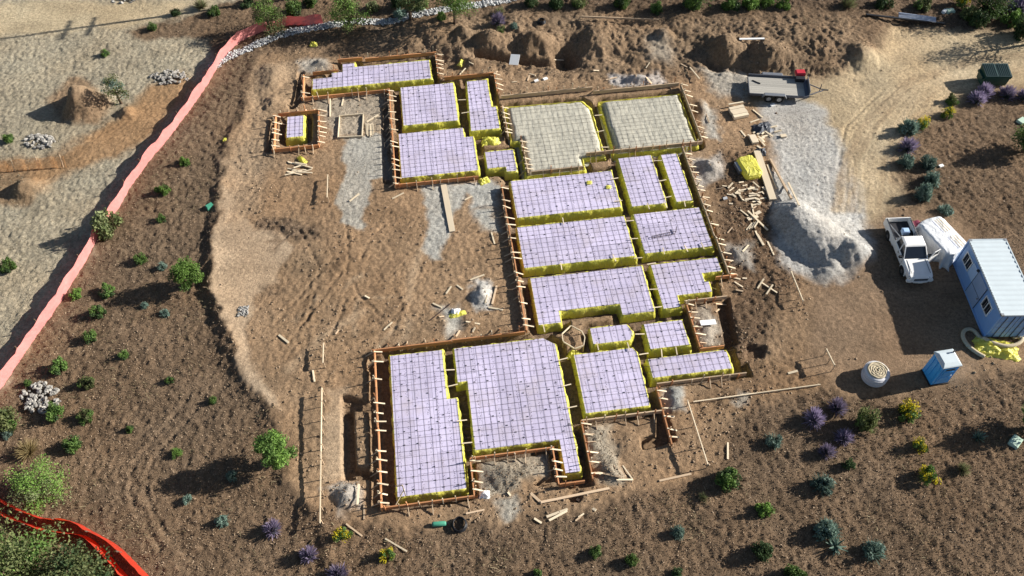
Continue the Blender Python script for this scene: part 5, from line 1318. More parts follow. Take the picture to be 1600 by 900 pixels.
for k in range(6): stick(572+k*2.2, 194+(k % 2), 573+k*2.0, 211+(k*3 % 5), .07, 'pale stake of the small bundle right of the empty timber frame', 'lumber', .05, .02+.03*(k % 2), group='stake bundle by the timber frame')
rs_ = random.Random(21)
for k in range(13):
    x_, y_ = rs_.uniform(455, 482), rs_.uniform(256, 276); a = rs_.uniform(-.5, .5); l = rs_.uniform(8, 15)
    stick(x_-l*math.cos(a), y_-l*.6*math.sin(a), x_+l*math.cos(a), y_+l*.6*math.sin(a), .09, 'pale stick in the loose bundle under the square timber box', 'lumber', .05, .02+.03*(k % 4), group='loose stick bundle under the timber box')
for k in range(26):
    x_, y_ = rs_.gauss(1172, 12), rs_.gauss(304, 9); a = rs_.choice((-.3, -.2, .5, .9, .1)); l = rs_.uniform(3, 8)
    stick(x_-l*math.cos(a), y_-l*.7*math.sin(a), x_+l*math.cos(a), y_+l*.7*math.sin(a), rs_.uniform(.09, .18), 'pale offcut in the scatter just left of the long wide plank', rs_.choice(('lumber', 'plywood')), .05, .02+.02*(k % 3), group='offcut scatter left of the long plank')
for k in range(16):
    x_, y_ = rs_.gauss(1190, 12), rs_.gauss(210, 9); a = rs_.choice((-.9, -.6, .7, 1.0, -.3)); l = rs_.uniform(5, 9)
    stick(x_-l*math.cos(a), y_-l*.8*math.sin(a), x_+l*math.cos(a), y_+l*.8*math.sin(a), rs_.uniform(.09, .15), 'pale offcut in the scatter below the flatbed trailer', 'lumber', .05, .02+.03*(k % 3), group='offcut scatter below the trailer')
stick(1174, 214, 1180, 226, .5, 'pale board chunk in the scatter below the trailer', 'plywood', .2, .05)
stick(1219, 214, 1228, 213, .3, 'small pale block on the gravel below the trailer', 'plywood', .12)
stick(1137, 168, 1160, 164, .12, 'slim batten on top of the plywood stack', 'lumber', .05, .3)
stick(1176, 172, 1191, 184, .1, 'thin stick right of the plywood stack', 'lumber', .05)
stick(1172, 192, 1186, 187, .1, 'thin stick below right of the plywood stack', 'lumber', .05)
ps = empty('plywood_stack', G(1153, 178), TH+math.radians(8), 'small stack of pale plywood sheets below the trailer', 'plywood stack')
for k in range(4): pbox('sheet', 'plywood', ps, -.62+.03*(k % 2), .62+.03*(k % 2), -.6+k*.3+.01, -.6+k*.3+.29, .05+.0*k, .3+.02*(k % 2))
# empty timber frame on the dirt
fr_ = empty('open_timber_box', G(548, 199), 0, 'empty square timber frame lying right of the square timber box', 'timber frame')
cs = [G(531, 183, .10), G(568, 180, .10), G(566, 214.5, .10), G(528.5, 216.5, .10)]
for k in range(4):
    d_ = (cs[(k+1) % 4]-cs[k]).normalized()*.05
    beam('board', cs[k]+(d_ if k % 2 else -d_), cs[(k+1) % 4]+(-d_ if k % 2 else d_), .06, .16, 'lumber', fr_)
# hexagonal frame of short boards between slabs
hx_ = empty('hexagonal_timber_frame', P(898, 528, .2), 0, 'hexagonal frame of short pale boards between slabs', 'timber frame')
hp = [(878, 522), (892, 509), (909, 518), (914, 527), (912, 540), (898, 545), (880, 534)]
for k in range(7):
    a, c = P(*hp[k], .36), P(*hp[(k+1) % 7], .36); d_ = (c-a)*.03; beam('board', a+d_, c-d_, .05, .12, 'lumber', hx_)
for q_ in hp[::2]: beam('stake', P(*q_, .30)-Vector((0, 0, .7)), P(*q_, .30)+Vector((0, 0, .1)), .05, .05, 'stake_wood', hx_)
# propped brace at the foot of the tall slab
br = empty('timber_brace', P(632, 770, .3), 0, 'pale propped brace standing at the lower left slab corner', 'brace')
beam('post', P(634, 775, .3), P(634, 775, .3)+Vector((-.05, .1, 1.3)), .05, .05, 'lumber', br); beam('prop', P(617, 791, .1), P(634, 772, .3)+Vector((0, 0, .7)), .05, .05, 'lumber', br); beam('arm', P(634, 775, .3)+Vector((-.05, .1, 1.25)), P(618, 760, .35), .05, .05, 'lumber', br)
# timber bits at G pad corner, top right
stick(1077, 110, 1092, 128, .1, 'leaning stick right of the gravel pads', 'lumber', .05, .3)
stick(1096, 158, 1108, 192, .06, 'thin stick beside the right gravel pad', 'stake_wood', .05)
for nm, n_, box, lab in (('right', 22, (1115, 290, 1185, 490), 'pale offcut strewn on the dark dirt right of the house'), ('bottom', 7, (600, 770, 1010, 825), 'pale offcut strewn on the mulch below the house'), ('yard', 8, (520, 400, 780, 530), 'pale offcut strewn over the lower courtyard dirt'), ('back', 12, (690, 95, 1070, 130), 'pale offcut strewn on the dirt behind the slabs')):
    for k in range(n_):
        x_, y_ = rs_.uniform(box[0], box[2]), rs_.uniform(box[1], box[3]); a = rs_.uniform(-1.4, 1.4); l = rs_.uniform(3, 9)
        stick(x_-l*math.cos(a), y_-l*.8*math.sin(a), x_+l*math.cos(a), y_+l*.8*math.sin(a), rs_.uniform(.06, .12), lab, rs_.choice(('lumber', 'lumber', 'stake_wood')), .045, .03, group='offcuts strewn '+nm)
# chips of white rubbish
for x_, y_, lab in ((1133, 311, 'small white block on dirt right of the thin slab'), (838, 127, 'left pale block on dirt behind the gravel pad'), (852, 124, 'right pale block on dirt behind the gravel pad'), (1207, 165, 'white scrap under the trailer'), (1470, 260, 'tiny white scrap on the right mulch island')):
    stick(x_-3, y_+1, x_+3, y_-1, .22, lab, 'white_board', .1, .02, cat='block', name='block')

# ------------------------------------------------------------------ batter boards
def batter(p0, p1, z_, label, every=1.0, thick=.03, hgt=.11, m_='lumber'):
    a, c = G(*p0), G(*p1)
    a = P(p0[0], p0[1], a.z+z_); c = P(p1[0], p1[1], c.z+z_)
    root = empty('batter_board', Vector(((a.x+c.x)/2, (a.y+c.y)/2, float(GH((a.x+c.x)/2, (a.y+c.y)/2)))), 0, label, 'batter board', 'batter boards')
    t_ = (c-a).normalized(); L_ = (c-a).length; n = max(1, round(L_/4.2))
    for k in range(n): beam('rail', a.lerp(c, k/n)+t_*.01, a.lerp(c, (k+1)/n)-t_*.01, thick+.02, hgt, m_, root)
    m__ = max(2, round(L_/every)); nr = Vector((-t_.y, t_.x, 0))*.05
    for k in range(m__+1):
        q_ = a.lerp(c, min(max(k/m__, .02), .98))+nr; zg = float(GH(q_.x, q_.y))
        beam('stake', Vector((q_.x, q_.y, zg-.12)), Vector((q_.x, q_.y, q_.z+rnd.uniform(.0, .1))), .045, .045, 'stake_wood', root)
batter((505.5, 536), (504.5, 568), .55, 'short upper batter board left of the tall slab form')
batter((503, 606), (500, 818), .62, 'long batter board running down left of the open trench')
batter((512, 273), (511, 309), .5, 'short batter board under the square timber box')
batter((1083, 628), (1282, 601), .14, 'long low timber rail on the right below the house', 2.2)
batter((1074, 625), (1106, 726), .75, 'slanting batter board right of the lower slabs', 1.5)
batter((1236, 424), (1255, 471), .62, 'slanting batter board under the gravel pile', .6)
batter((1291, 545), (1304, 571), .85, 'little batter board alone left of the wattle coil', .5)
batter((908, 26), (1030, 31), .35, 'dark long rail on posts along the top of the dirt bank', 2.0, .05, .14, 'form_dark')

# ------------------------------------------------------------------ small site things
def lid_box(px, py, label, m_='green_plastic', s=.28):
    c = G(px, py); root = empty('valve_box', c, rnd.uniform(0, 1), label, 'valve box', 'utility boxes in the mulch')
    MB().loft([[Vector((x_*k*s, y_*k*s*.7, z_)) for x_, y_ in ((-1, -1), (1, -1), (1, 1), (-1, 1))] for k, z_ in ((1.1, -.1), (1.0, .16))]).build('box', m_, root); pbox('lid', m_, root, -s*.9, s*.9, -s*.62, s*.62, .16, .19)
lid_box(328, 323, 'green utility box beside the left pad edge', s=.25)
lid_box(1586, 691, 'pale utility box in the mulch at the right edge', 'pale_green', .38)
lid_box(1596, 190, 'pale green utility box on the right mulch island', 'pale_green', .35)
lid_box(1484, 18, 'pale green utility box at the upper right', 'pale_green', .35)
lid_box(1475, 19, 'small white utility box at the upper right', 'white_board', .22)
cl = empty('hose_coil', G(718, 821), 0, 'black hose coil on the mulch below the tall slab', 'hose coil')
for k in range(5): MB().tube([((.42-.02*k)*math.cos(a*math.pi/12), (.42-.02*(k % 3))*math.sin(a*math.pi/12), .05+k*.05+.02*math.sin(a*.8+k)) for a in range(24)], .03, 6, closed=True).build('loop', 'pipe_black', cl, smooth=True)
cl = empty('hose_coil', G(846, 35), 0, 'dark hose coil on top of the dirt bank', 'hose coil')
for k in range(4): MB().tube([((.36-.03*k)*math.cos(a*math.pi/10), (.36-.02*k)*math.sin(a*math.pi/10), .05+k*.06) for a in range(20)], .035, 6, closed=True).build('loop', 'pipe_black', cl, smooth=True)
gt = empty('gas_canister', G(687, 820), .05, 'small green canister lying beside the black hose coil', 'canister')
MB().lathe([(.03, -.42), (.12, -.40), (.14, -.30), (.14, .28), (.10, .36), (.05, .38)], 14, Matrix.Translation((0, 0, .15)) @ Matrix.Rotation(math.pi/2, 4, 'Y')).build('cylinder', 'green_plastic', gt, smooth=True)
MB().lathe([(.06, .36), (.06, .5)], 10, Matrix.Translation((0, 0, .15)) @ Matrix.Rotation(math.pi/2, 4, 'Y')).build('valve', 'pipe_black', gt)
o = beam('white_sheet', G(797, 101, .55), G(811, 103, .62), .95, .03, 'white_board', up=(0.15, -.45, .9)); tag(o, 'white square panel leaning on the dirt behind the slabs', 'sheet')
pb = empty('pipe_bundle', G(1412, 30), 0, 'bundle of dark and silver pipes lying at the upper right', 'pipes')
for k in range(3): beam('black_pipe', G(1352, 24+k*1.2, .12+.05*k), G(1474, 38+k*1.2, .12+.05*k), .10, .10, 'pipe_black', pb)
for k in range(4): beam('silver_pipe', G(1402, 25+k*2.2, .3), G(1460, 33+k*2.0, .3), .12, .12, 'pipe_silver', pb)
# ------------------------------------------------------------------ planting
def leaf_mesh(name, layers, seed):
    """layers: (n, material index, kind, params) of small leaf quads in a unit-radius dome"""
    rs = np.random.RandomState(seed); V = []; MI = []; mats = []
    for n, m_, kind, a in layers:
        if m_ not in mats: mats.append(m_)
        mi = mats.index(m_)
        if kind in ('dome', 'shell'):
            nc = a.get('clumps', 9); hh = a.get('h', 1.0); s = a.get('s', .11); sp_ = a.get('spread', .34)
            th = rs.uniform(0, 2*np.pi, nc); rr = np.sqrt(rs.rand(nc))*.72; zz = rs.uniform(.15, .85, nc)*(1-rr**2*.55)
            cl = np.stack([rr*np.cos(th), rr*np.sin(th), zz*hh], -1); k = rs.randint(0, nc, n)
            d = rs.normal(size=(n, 3)); d /= np.linalg.norm(d, axis=1)[:, None]
            rad = sp_*(rs.rand(n)**.4 if kind == 'dome' else rs.uniform(.85, 1.1, n))
            if kind == 'shell': d[:, 2] = np.abs(d[:, 2])
            c = cl[k]+d*rad[:, None]*rs.uniform(.7, 1.2, nc)[k][:, None]; c[:, 2] = np.maximum(c[:, 2], .03)
            nrm = d*.6+rs.normal(size=(n, 3))*.7+np.array([0, 0, .35])
        else:  # spikes
            th = rs.uniform(0, 2*np.pi, n); el = a.get('el', .9)+rs.normal(0, a.get('de', .28), n); L_ = a.get('len', 1.0)*rs.uniform(.65, 1.1, n); w = a.get('w', .05)
            t0 = a.get('t0', 0.0)
            dr = np.stack([np.cos(th)*np.cos(el), np.sin(th)*np.cos(el), np.abs(np.sin(el))], -1)
            b0 = np.stack([np.cos(th)*.12*rs.rand(n), np.sin(th)*.12*rs.rand(n), np.zeros(n)], -1)
            sd = np.cross(dr, rs.normal(size=(n, 3))); sd /= np.linalg.norm(sd, axis=1)[:, None]; sd *= w/2
            p0 = b0+dr*(L_*t0)[:, None]; p1 = b0+dr*L_[:, None]
            q = np.stack([p0-sd, p0+sd, p1+sd*.35, p1-sd*.35], 1)
            V.append(q.reshape(-1, 3)); MI += [mi]*n; continue
        nrm /= np.linalg.norm(nrm, axis=1)[:, None]
        t1 = np.cross(nrm, rs.normal(size=(n, 3))); t1 /= np.linalg.norm(t1, axis=1)[:, None]; t2 = np.cross(nrm, t1)
        l = s*rs.uniform(.6, 1.4, n)[:, None]; wv = l*.55
        q = np.stack([c-t1*l*.5, c+t2*wv*.5, c+t1*l*.5, c-t2*wv*.5], 1); V.append(q.reshape(-1, 3)); MI += [mi]*n
    V = np.concatenate(V); n4 = len(V)//4
    me_ = bpy.data.meshes.new(name); me_.vertices.add(len(V)); me_.vertices.foreach_set('co', V.astype(np.float32).ravel())
    f = np.arange(len(V), dtype=np.int32); me_.loops.add(len(V)); me_.loops.foreach_set('vertex_index', f); me_.polygons.add(n4); me_.polygons.foreach_set('loop_start', f[::4].copy())
    for m_ in mats: me_.materials.append(M[m_])
    me_.polygons.foreach_set('material_index', np.array(MI, np.int32)); me_.update(calc_edges=True); return me_
KIND = {
 'green': [('leaf_green', 'leaf_dark')], 'bright': [('leaf_bright', 'leaf_green')], 'dark': [('leaf_dark', 'leaf_dark')], 'olive': [('leaf_olive', 'leaf_green')], 'pale': [('leaf_pale', 'leaf_olive')]}
SHRUB = {}
for kd, ms_ in KIND.items():
    a, c = ms_[0]
    SHRUB[kd] = [leaf_mesh('foliage_'+kd, [(1300, a, 'dome', dict(h=.95, s=.17, clumps=10+i*2, spread=.30+.03*i)), (600, c, 'dome', dict(h=.7, s=.17, clumps=8)), (40, 'mulch_bit', 'spike', dict(len=1.0, w=.025, el=.8, de=.4))], 60+i*7+len(kd)) for i in range(4)]
SHRUB['yellow'] = [leaf_mesh('foliage_yellow', [(900, 'leaf_green', 'dome', dict(h=.85, s=.17)), (430, 'flower_yellow', 'shell', dict(h=.95, s=.13, clumps=14, spread=.30))], 80+i) for i in range(3)]
SHRUB['lavender'] = [leaf_mesh('foliage_lavender', [(360, 'leaf_blue', 'spike', dict(len=.75, w=.05, el=.75, de=.4)), (420, 'flower_purple', 'spike', dict(len=1.15, t0=.55, w=.075, el=.8, de=.42))], 90+i) for i in range(3)]
SHRUB['blue'] = [leaf_mesh('foliage_blue', [(900, 'leaf_blue', 'dome', dict(h=.8, s=.20)), (160, 'leaf_blue', 'spike', dict(len=1.0, w=.07, el=.6, de=.4))], 100+i) for i in range(3)]
SHRUB['agave'] = [leaf_mesh('foliage_agave', [(46, 'leaf_blue', 'spike', dict(len=1.1, w=.22, el=.5, de=.35))], 110+i) for i in range(2)]
SHRUB['tuft'] = [leaf_mesh('foliage_tuft', [(420, 'dry_blade', 'spike', dict(len=1.1, w=.04, el=.9, de=.4))], 120+i) for i in range(2)]
SHRUB['greytuft'] = [leaf_mesh('foliage_greytuft', [(260, 'leaf_pale', 'spike', dict(len=1.0, w=.05, el=.7, de=.4)), (160, 'mulch_bit', 'spike', dict(len=1.0, w=.05, el=.6, de=.4))], 125+i) for i in range(2)]
CATNAME = {'green': 'green_shrub', 'bright': 'bright_green_shrub', 'dark': 'dark_green_shrub', 'olive': 'olive_shrub', 'pale': 'pale_green_shrub', 'yellow': 'yellow_flowering_shrub', 'lavender': 'lavender_plant', 'blue': 'blue_grey_shrub', 'agave': 'agave_plant', 'tuft': 'dry_grass_tuft', 'greytuft': 'dried_shrub'}
STEM = MB(); rs_ = random.Random(2)
for k in range(7):
    a = k*.9; STEM.tube([(0, 0, -.12), (.18*math.cos(a), .18*math.sin(a), .3), (.42*math.cos(a+.2), .42*math.sin(a+.2), .7)], [.035, .022, .008], 5)
_sm = bpy.data.meshes.new('stems'); _sm.from_pydata(STEM.v, [], STEM.f); _sm.materials.append(M['bark'])
cnt = {}
def shrub(px, py, dpx, kind, label, hk=1.0):
    """px,py: middle of the crown in the photo, dpx its width there"""
    c = G(px, py+dpx*.22); dist = math.sqrt(c.x**2+c.y**2+(CAM_H-c.z)**2); r = dpx/2*dist/FPX*1.06
    root = empty(CATNAME[kind], c, rnd.uniform(0, 6.28), label, 'shrub' if kind not in ('tuft',) else 'grass tuft', 'planted shrubs on the slopes')
    k = cnt[kind] = cnt.get(kind, -1)+1; ms_ = SHRUB[kind]
    o = link('foliage', ms_[k % len(ms_)], root); o.scale = (r*rnd.uniform(.92, 1.1), r*rnd.uniform(.8, 1.1), r*hk*rnd.uniform(1.1, 1.6)); o.rotation_euler = (rnd.uniform(-.15, .15), rnd.uniform(-.15, .15), 0)
    if dpx >= 16 and kind not in ('tuft', 'agave'):
        s_ = link('stems', _sm, root); s_.scale = (r*.9, r*.9, r*hk)
for row in [
 (15, 415, 26, 'green', 'green shrub outside the pink fence at the left edge'),
 (45, 597, 12, 'green', 'tiny green plant outside the pink fence near its lower end'),
 (288, 252, 20, 'bright', 'bright green shrub nearest the yellow square on the left slope'),
 (256, 296, 21, 'bright', 'bright green shrub just above the pale bush row, left slope'),
 (254, 341, 14, 'green', 'small green shrub right of the pale bush at the fence'),
 (176, 350, 42, 'pale', 'big pale green bush growing against the pink fence', 1.25),
 (221, 404, 19, 'green', 'green shrub below right of the pale fence bush'),
 (170, 452, 26, 'green', 'wide green shrub beside the pink fence, upper of two'),
 (121, 458, 19, 'bright', 'green shrub touching the pink fence left of the wide one'),
 (156, 487, 22, 'green', 'green shrub left of the small tree shadow tip'),
 (255, 415, 16, 'blue', 'blue grey shrub beside the small left slope tree'),
 (227, 476, 14, 'blue', 'blue green shrub at the lower rim of the small tree shadow'),
 (259, 488, 15, 'blue', 'pale blue shrub below the small tree shadow'),
 (143, 526, 21, 'green', 'green shrub alone in the middle of the left slope'),
 (195, 555, 15, 'green', 'small green shrub with tiny shadow in the middle left slope'),
 (95, 571, 27, 'green', 'wide dark shadowed green shrub above the boulder pile'),
 (137, 597, 24, 'olive', 'yellowish green shrub right above the boulder pile'),
 (267, 593, 14, 'green', 'small green shrub beside the pad edge bank'),
 (86, 641, 27, 'green', 'green shrub touching the boulder pile at its lower right'),
 (136, 648, 27, 'olive', 'yellow green shrub right of the boulder pile'),
 (8, 655, 44, 'olive', 'large olive bush at the left edge beside the boulder pile', 1.1),
 (14, 676, 17, 'blue', 'white blue plant under the large olive edge bush'),
 (333, 625, 13, 'green', 'tiny green shrub near the pad edge, lower left slope'),
 (203, 670, 14, 'green', 'tiny green shrub left of the tyre ruts'),
 (115, 691, 27, 'green', 'green shrub right of the dry grass tuft'),
 (46, 700, 32, 'tuft', 'tan dry grass tuft above the big bright bush', .8),
 (277, 706, 17, 'bright', 'small bright green shrub inside the tyre rut bend'),
 (363, 741, 19, 'blue', 'blue green shrub in the tree shadow, lower left slope'),
 (294, 778, 17, 'blue', 'pale blue shrub at the tip of the tree shadow'),
 (348, 812, 23, 'blue', 'round blue green shrub below the tree shadow'),
 (427, 822, 25, 'lavender', 'lavender plant left of the left yellow shrub, upper one'),
 (483, 863, 26, 'lavender', 'lavender plant between the two yellow shrubs at bottom'),
 (528, 893, 28, 'lavender', 'lavender plant cut by the bottom edge'),
 (535, 832, 28, 'yellow', 'yellow flowering shrub left of the thin grey stick'),
 (606, 867, 28, 'yellow', 'yellow flowering shrub beside the thin stick on mulch'),
 (932, 860, 22, 'green', 'green shrub at bottom centre, left of a pair'),
 (988, 872, 22, 'green', 'green shrub at bottom centre, right of a pair'),
 (1058, 829, 22, 'blue', 'blue green shrub above the dark plant at bottom'),
 (1060, 893, 22, 'dark', 'dark plant at the bottom edge right of centre'),
 (840, 893, 18, 'green', 'small green shrub at the bottom edge left of centre'),
 (1135, 743, 38, 'green', 'round dense green shrub below the lone upright stick'),
 (1192, 793, 30, 'bright', 'bright green shrub below the round dense one'),
 (1190, 857, 32, 'dark', 'dark green shrub near the bottom right of centre'),
 (1098, 775, 17, 'greytuft', 'dry grey plant left below the round dense shrub'),
 (1240, 893, 32, 'green', 'green shrub cut by the bottom edge, right part'),
 (1208, 685, 28, 'blue', 'blue green shrub alone right of the lone upright stick'),
 (1271, 650, 30, 'lavender', 'leftmost lavender plant of the right cluster'),
 (1307, 633, 28, 'lavender', 'topmost lavender plant of the right cluster'),
 (1318, 681, 25, 'lavender', 'dark lavender plant right below the grey green bush'),
 (1291, 702, 25, 'lavender', 'lowest lavender plant of the right cluster'),
 (1352, 657, 36, 'olive', 'tall grey green bush right of the lavender cluster', 1.5),
 (1325, 724, 19, 'dark', 'low dark plant under the lavender cluster'),
 (1415, 640, 32, 'yellow', 'topmost yellow shrub below the portable toilet'),
 (1433, 691, 28, 'yellow', 'middle yellow shrub below the portable toilet'),
 (1448, 741, 32, 'yellow', 'lowest yellow shrub below the portable toilet'),
 (1283, 753, 32, 'blue', 'grey green shrub right of the bright green one'),
 (1290, 823, 36, 'blue', 'grey green shrub directly above the agave'),
 (1305, 848, 26, 'agave', 'pale agave at the bottom right'),
 (1363, 856, 36, 'blue', 'round grey green shrub right of the agave'),
 (1528, 680, 17, 'agave', 'small blue agave at the edge of a long shadow'),
 (1503, 731, 19, 'greytuft', 'dry dark tuft right of the lowest yellow shrub'),
 (1418, 200, 28, 'blue', 'grey blue shrub at the upper left of the mulch island', 1.2),
 (1438, 193, 20, 'yellow', 'yellow shrub touching the grey blue one on the mulch island'),
 (1418, 227, 24, 'lavender', 'lavender plant on the left rim of the mulch island'),
 (1415, 253, 24, 'blue', 'left grey shrub of the dark pair on the island rim', 1.2),
 (1447, 254, 26, 'blue', 'right grey shrub of the dark pair on the island rim', 1.2),
 (1455, 279, 26, 'blue', 'grey shrub on the island rim below the dark pair', 1.2),
 (1440, 302, 27, 'blue', 'grey shrub on the island rim above the pickup', 1.2),
 (1476, 327, 22, 'blue', 'blue green shrub behind the white tarp stack'),
 (1487, 156, 19, 'olive', 'yellow green shrub nearest the dumpster shadow'),
 (1480, 177, 21, 'yellow', 'bright yellow shrub on the mulch island below the dumpster shadow'),
 (1538, 144, 20, 'lavender', 'lavender plant in front of the dumpster, upper of two'),
 (1526, 154, 21, 'lavender', 'lavender plant in front of the dumpster, lower of two'),
 (1572, 146, 21, 'lavender', 'lavender plant at the right foot of the dumpster'),
 (1598, 150, 20, 'lavender', 'lavender plant at the right edge beside the dumpster'),
 (240, 42, 16, 'green', 'small green shrub at the end of the track shadow'),
 (275, 19, 14, 'dark', 'dark green shrub by the track at the top'),
 (335, 18, 22, 'green', 'green shrub between the track and the tall tree'),
 (165, 84, 13, 'green', 'tiny green plant on the dry grass'),
 (15, 216, 15, 'green', 'small green plant left of the small white rock pile'),
 (315, 8, 20, 'greytuft', 'dry tan shrub at the top edge beside the track'),
 (385, 4, 22, 'dark', 'dark green shrub at the top edge left of the tall tree'),
 (460, 15, 26, 'green', 'green shrub between the two tall trees at the top'),
 (485, 2, 26, 'green', 'green shrub cut by the top edge between the tall trees'),
 (625, 3, 26, 'dark', 'dark shrub at the top edge left of the swale tree'),
 (627, 22, 24, 'blue', 'grey shrub over the drain rock strip'),
 (583, 10, 24, 'pale', 'pale grey shrub right of the second tall tree'),
 (660, 6, 24, 'olive', 'olive shrub at the top edge next to the swale tree'),
 (690, 26, 16, 'bright', 'small bright shrub under the swale tree'),
 (778, 32, 20, 'lavender', 'faded lavender plant on the back bank'),
 (781, 17, 17, 'greytuft', 'dry plant above the faded lavender on the back bank'),
 (803, 40, 13, 'blue', 'tiny blue green shrub on the back bank'),
 (783, 46, 15, 'olive', 'small yellow green shrub at the rim of the back bank'),
 (830, 2, 24, 'dark', 'leftmost dark shrub along the top edge middle'),
 (870, 4, 26, 'dark', 'second dark shrub along the top edge middle'),
 (905, 3, 24, 'olive', 'olive shrub along the top edge middle'),
 (970, 4, 26, 'green', 'green shrub at the top edge above the dark rail'),
 (1027, 13, 22, 'green', 'green shrub right behind the dark rail'),
 (1080, 3, 32, 'green', 'large green shrub at the top edge behind the bank'),
 (1140, 5, 28, 'green', 'green shrub at the top edge left of the yellow green row'),
 (1172, 6, 26, 'bright', 'first bright shrub of the row above the dirt bank'),
 (1196, 4, 22, 'bright', 'second bright shrub of the row above the dirt bank'),
 (1224, 6, 24, 'bright', 'third bright shrub of the row above the dirt bank'),
 (1322, 4, 26, 'greytuft', 'dry shrub at the top edge right of the bright row'),
 (1380, 6, 28, 'dark', 'dark shrub above the pipe bundle'),
 (1440, 8, 26, 'olive', 'olive shrub at the top edge above the silver pipes'),
 (1502, 3, 26, 'yellow', 'yellow shrub at the top edge upper right'),
 (1512, 22, 26, 'olive', 'olive shrub below the yellow one at the upper right'),
 (1545, 14, 34, 'dark', 'dark bush at the upper right, left of the purple one', 1.3),
 (1592, 8, 34, 'lavender', 'purple plant at the top right corner'),
 (1578, 30, 30, 'bright', 'bright shrub under the purple corner plant'),
 (1597, 50, 30, 'dark', 'dark bush at the right edge above the road', 1.3),
 (1530, 34, 28, 'dark', 'low dark bush at the rim of the road, upper right', 1.2),
]: shrub(*row)

# ------------------------------------------------------------------ trees
def tree(px, py, wpx, hgt, m1, m2, label, name, seed, n=2600, base=.25, leaf=.13, lean=(0, 0)):
    """px,py: foot of the trunk; wpx crown width in the photo; hgt metres"""
    rs = np.random.RandomState(seed); rr_ = random.Random(seed); c = G(px, py)
    dist = math.sqrt(c.x**2+c.y**2+CAM_H**2); R_ = wpx/2*dist/FPX
    root = empty(name, c, 0, label, 'tree' if hgt > 1.9 else 'bush', 'trees and big bushes')
    tip = Vector((lean[0], lean[1], hgt*.8)); trk = MB(); trk.tube([(0, 0, -.2), (rr_.uniform(-.05, .05), 0, hgt*.25), tip*.55, tip], [.07*hgt**.6, .055*hgt**.6, .035*hgt**.6, .012], 7)
    cen = []
    nl = 13
    for k in range(nl):
        a = k*2.4+rr_.uniform(-.4, .4); f_ = base+(.92-base)*k/(nl-1); st = Vector((tip.x*f_, tip.y*f_, hgt*f_*.82))
        reach = R_*(.80-.55*max(0, (f_-.55)/.45)**1.3)*rr_.uniform(.65, 1.05); en = st+Vector((math.cos(a)*reach, math.sin(a)*reach, hgt*.10+rr_.uniform(0, .12)*hgt))
        trk.tube([st, st.lerp(en, .5)+Vector((0, 0, .05)), en], [.03*hgt**.5, .02*hgt**.5, .006], 5); cen.append(en); cen.append(st.lerp(en, .55)+Vector((0, 0, .08*hgt)))
    trk.build('trunk', 'bark', root, smooth=True)
    cen = np.array([tuple(p) for p in cen]); k = rs.randint(0, len(cen), n); d = rs.normal(size=(n, 3)); d /= np.linalg.norm(d, axis=1)[:, None]
    csz = rs.uniform(.6, 1.25, len(cen))*R_*.43
    P_ = cen[k]+d*(csz[k]*rs.rand(n)**.45)[:, None]*np.array([1, 1, .85]); P_[:, 2] = np.maximum(P_[:, 2], .05)
    nr = d*.5+rs.normal(size=(n, 3))*.7+np.array([0, 0, .3]); nr /= np.linalg.norm(nr, axis=1)[:, None]
    t1 = np.cross(nr, rs.normal(size=(n, 3))); t1 /= np.linalg.norm(t1, axis=1)[:, None]; t2 = np.cross(nr, t1); l = leaf*rs.uniform(.6, 1.5, n)[:, None]
    q = np.stack([P_-t1*l*.5, P_+t2*l*.28, P_+t1*l*.5, P_-t2*l*.28], 1).reshape(-1, 3)
    me_ = bpy.data.meshes.new('crown'); me_.vertices.add(len(q)); me_.vertices.foreach_set('co', q.astype(np.float32).ravel()); f = np.arange(len(q), dtype=np.int32)
    me_.loops.add(len(q)); me_.loops.foreach_set('vertex_index', f); me_.polygons.add(n); me_.polygons.foreach_set('loop_start', f[::4].copy())
    me_.materials.append(M[m1]); me_.materials.append(M[m2]); me_.polygons.foreach_set('material_index', (rs.rand(len(cen))[k] < .4).astype(np.int32)); me_.update(calc_edges=True)
    link('crown', me_, root)
tree(436, 722, 60, 3.0, 'leaf_green', 'leaf_bright', 'round green tree on the lower left slope beside the pad edge', 'young_tree', 1, 6500, .15)
tree(300, 446, 46, 2.2, 'leaf_bright', 'leaf_green', 'small bright green tree on the left slope beside the pad edge', 'young_tree', 2, 5200, .15)
tree(190, 162, 38, 2.6, 'leaf_olive', 'leaf_blue', 'grey green airy tree right of the left dirt mound', 'airy_tree', 3, 1500)
tree(424, 50, 52, 3.0, 'leaf_bright', 'leaf_olive', 'light green tree over the upper end of the pink fence', 'light_green_tree', 4, 4200, .10)
tree(548, 46, 60, 3.3, 'leaf_bright', 'leaf_olive', 'light green tree standing on the drain rock strip', 'light_green_tree', 5, 4600, .10)
tree(711, 37, 66, 4.2, 'leaf_bright', 'leaf_green', 'light green staked tree at the top beside the swale', 'staked_tree', 6, 4800)
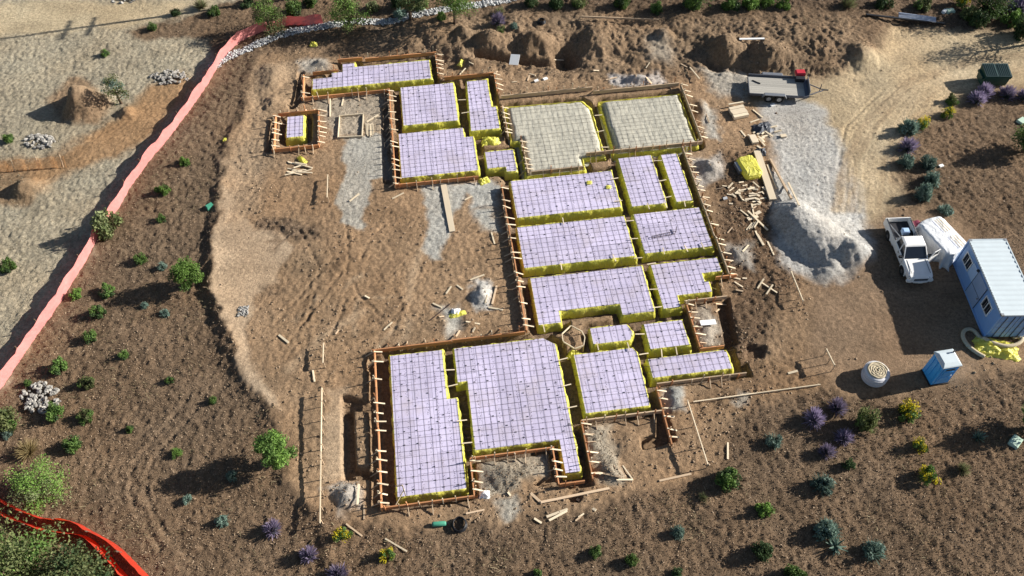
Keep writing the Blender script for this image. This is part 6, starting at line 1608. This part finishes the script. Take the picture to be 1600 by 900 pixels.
beam('tree_stake', G(712, 38), G(712, 38)+Vector((0, 0, 1.6)), .06, .06, 'stake_wood').update_tag()
tag(bpy.data.objects['tree_stake'], 'wooden stake beside the light green tree at the swale', 'stake')
tree(642, 30, 40, 3.6, 'leaf_dark', 'leaf_olive', 'dark airy tree behind the drain rock strip', 'dark_tree', 7, 3200)
tree(1597, 238, 44, 2.4, 'leaf_green', 'leaf_dark', 'dark green tree at the right edge of the mulch island', 'young_tree', 8, 4500, .15)
tree(1608, 668, 44, 2.6, 'leaf_green', 'leaf_dark', 'green tree cut by the right edge below the container', 'young_tree', 9, 4500, .15)
tree(1604, 70, 60, 4.2, 'leaf_dark', 'leaf_olive', 'dark tall tree at the right edge casting shade on the road', 'tall_tree', 12, 2600)
tree(1540, 26, 60, 3.4, 'leaf_dark', 'leaf_green', 'dark tree at the upper right shading the road rim', 'tall_tree', 13, 2600)
tree(1090, 14, 50, 3.0, 'leaf_green', 'leaf_dark', 'green tree behind the dirt bank at the top edge', 'dark_tree', 14, 2200)
tree(66, 766, 76, 1.5, 'leaf_bright', 'leaf_pale', 'big feathery bright green bush above the red fences', 'feathery_bush', 15, 6500, .08, .09)
tree(18, 905, 150, 2.2, 'leaf_olive', 'leaf_green', 'huge olive bush in the lower left corner below the red fences', 'large_bush', 10, 9000, .05, .16)
tree(128, 905, 96, 2.0, 'leaf_olive', 'leaf_dark', 'dark olive bush right of the huge corner bush', 'large_bush', 11, 5500, .05, .15)

# tall service pole just behind the back of the site; its shadow runs over the old track
up = empty('utility_pole', G(505, -9), 0, 'tall wooden utility pole with two crossarms behind the top edge', 'utility pole')
MB().tube([(0, 0, -.5), (0, 0, 7), (0, 0, 14.2)], [.17, .14, .10], 10).build('pole', 'bark', up)
for z_ in (9.6, 10.6):
    MB().box(-.06, .06, -1.3, 1.3, z_, z_+.14).build('crossarm', 'bark', up)
    for y_ in (-1.2, -.5, .5, 1.2): MB().lathe([(.03, z_+.14), (.05, z_+.2), (.05, z_+.26), (.02, z_+.3)], 8, Matrix.Translation((0, y_, 0))).build('insulator', 'white_paint', up)
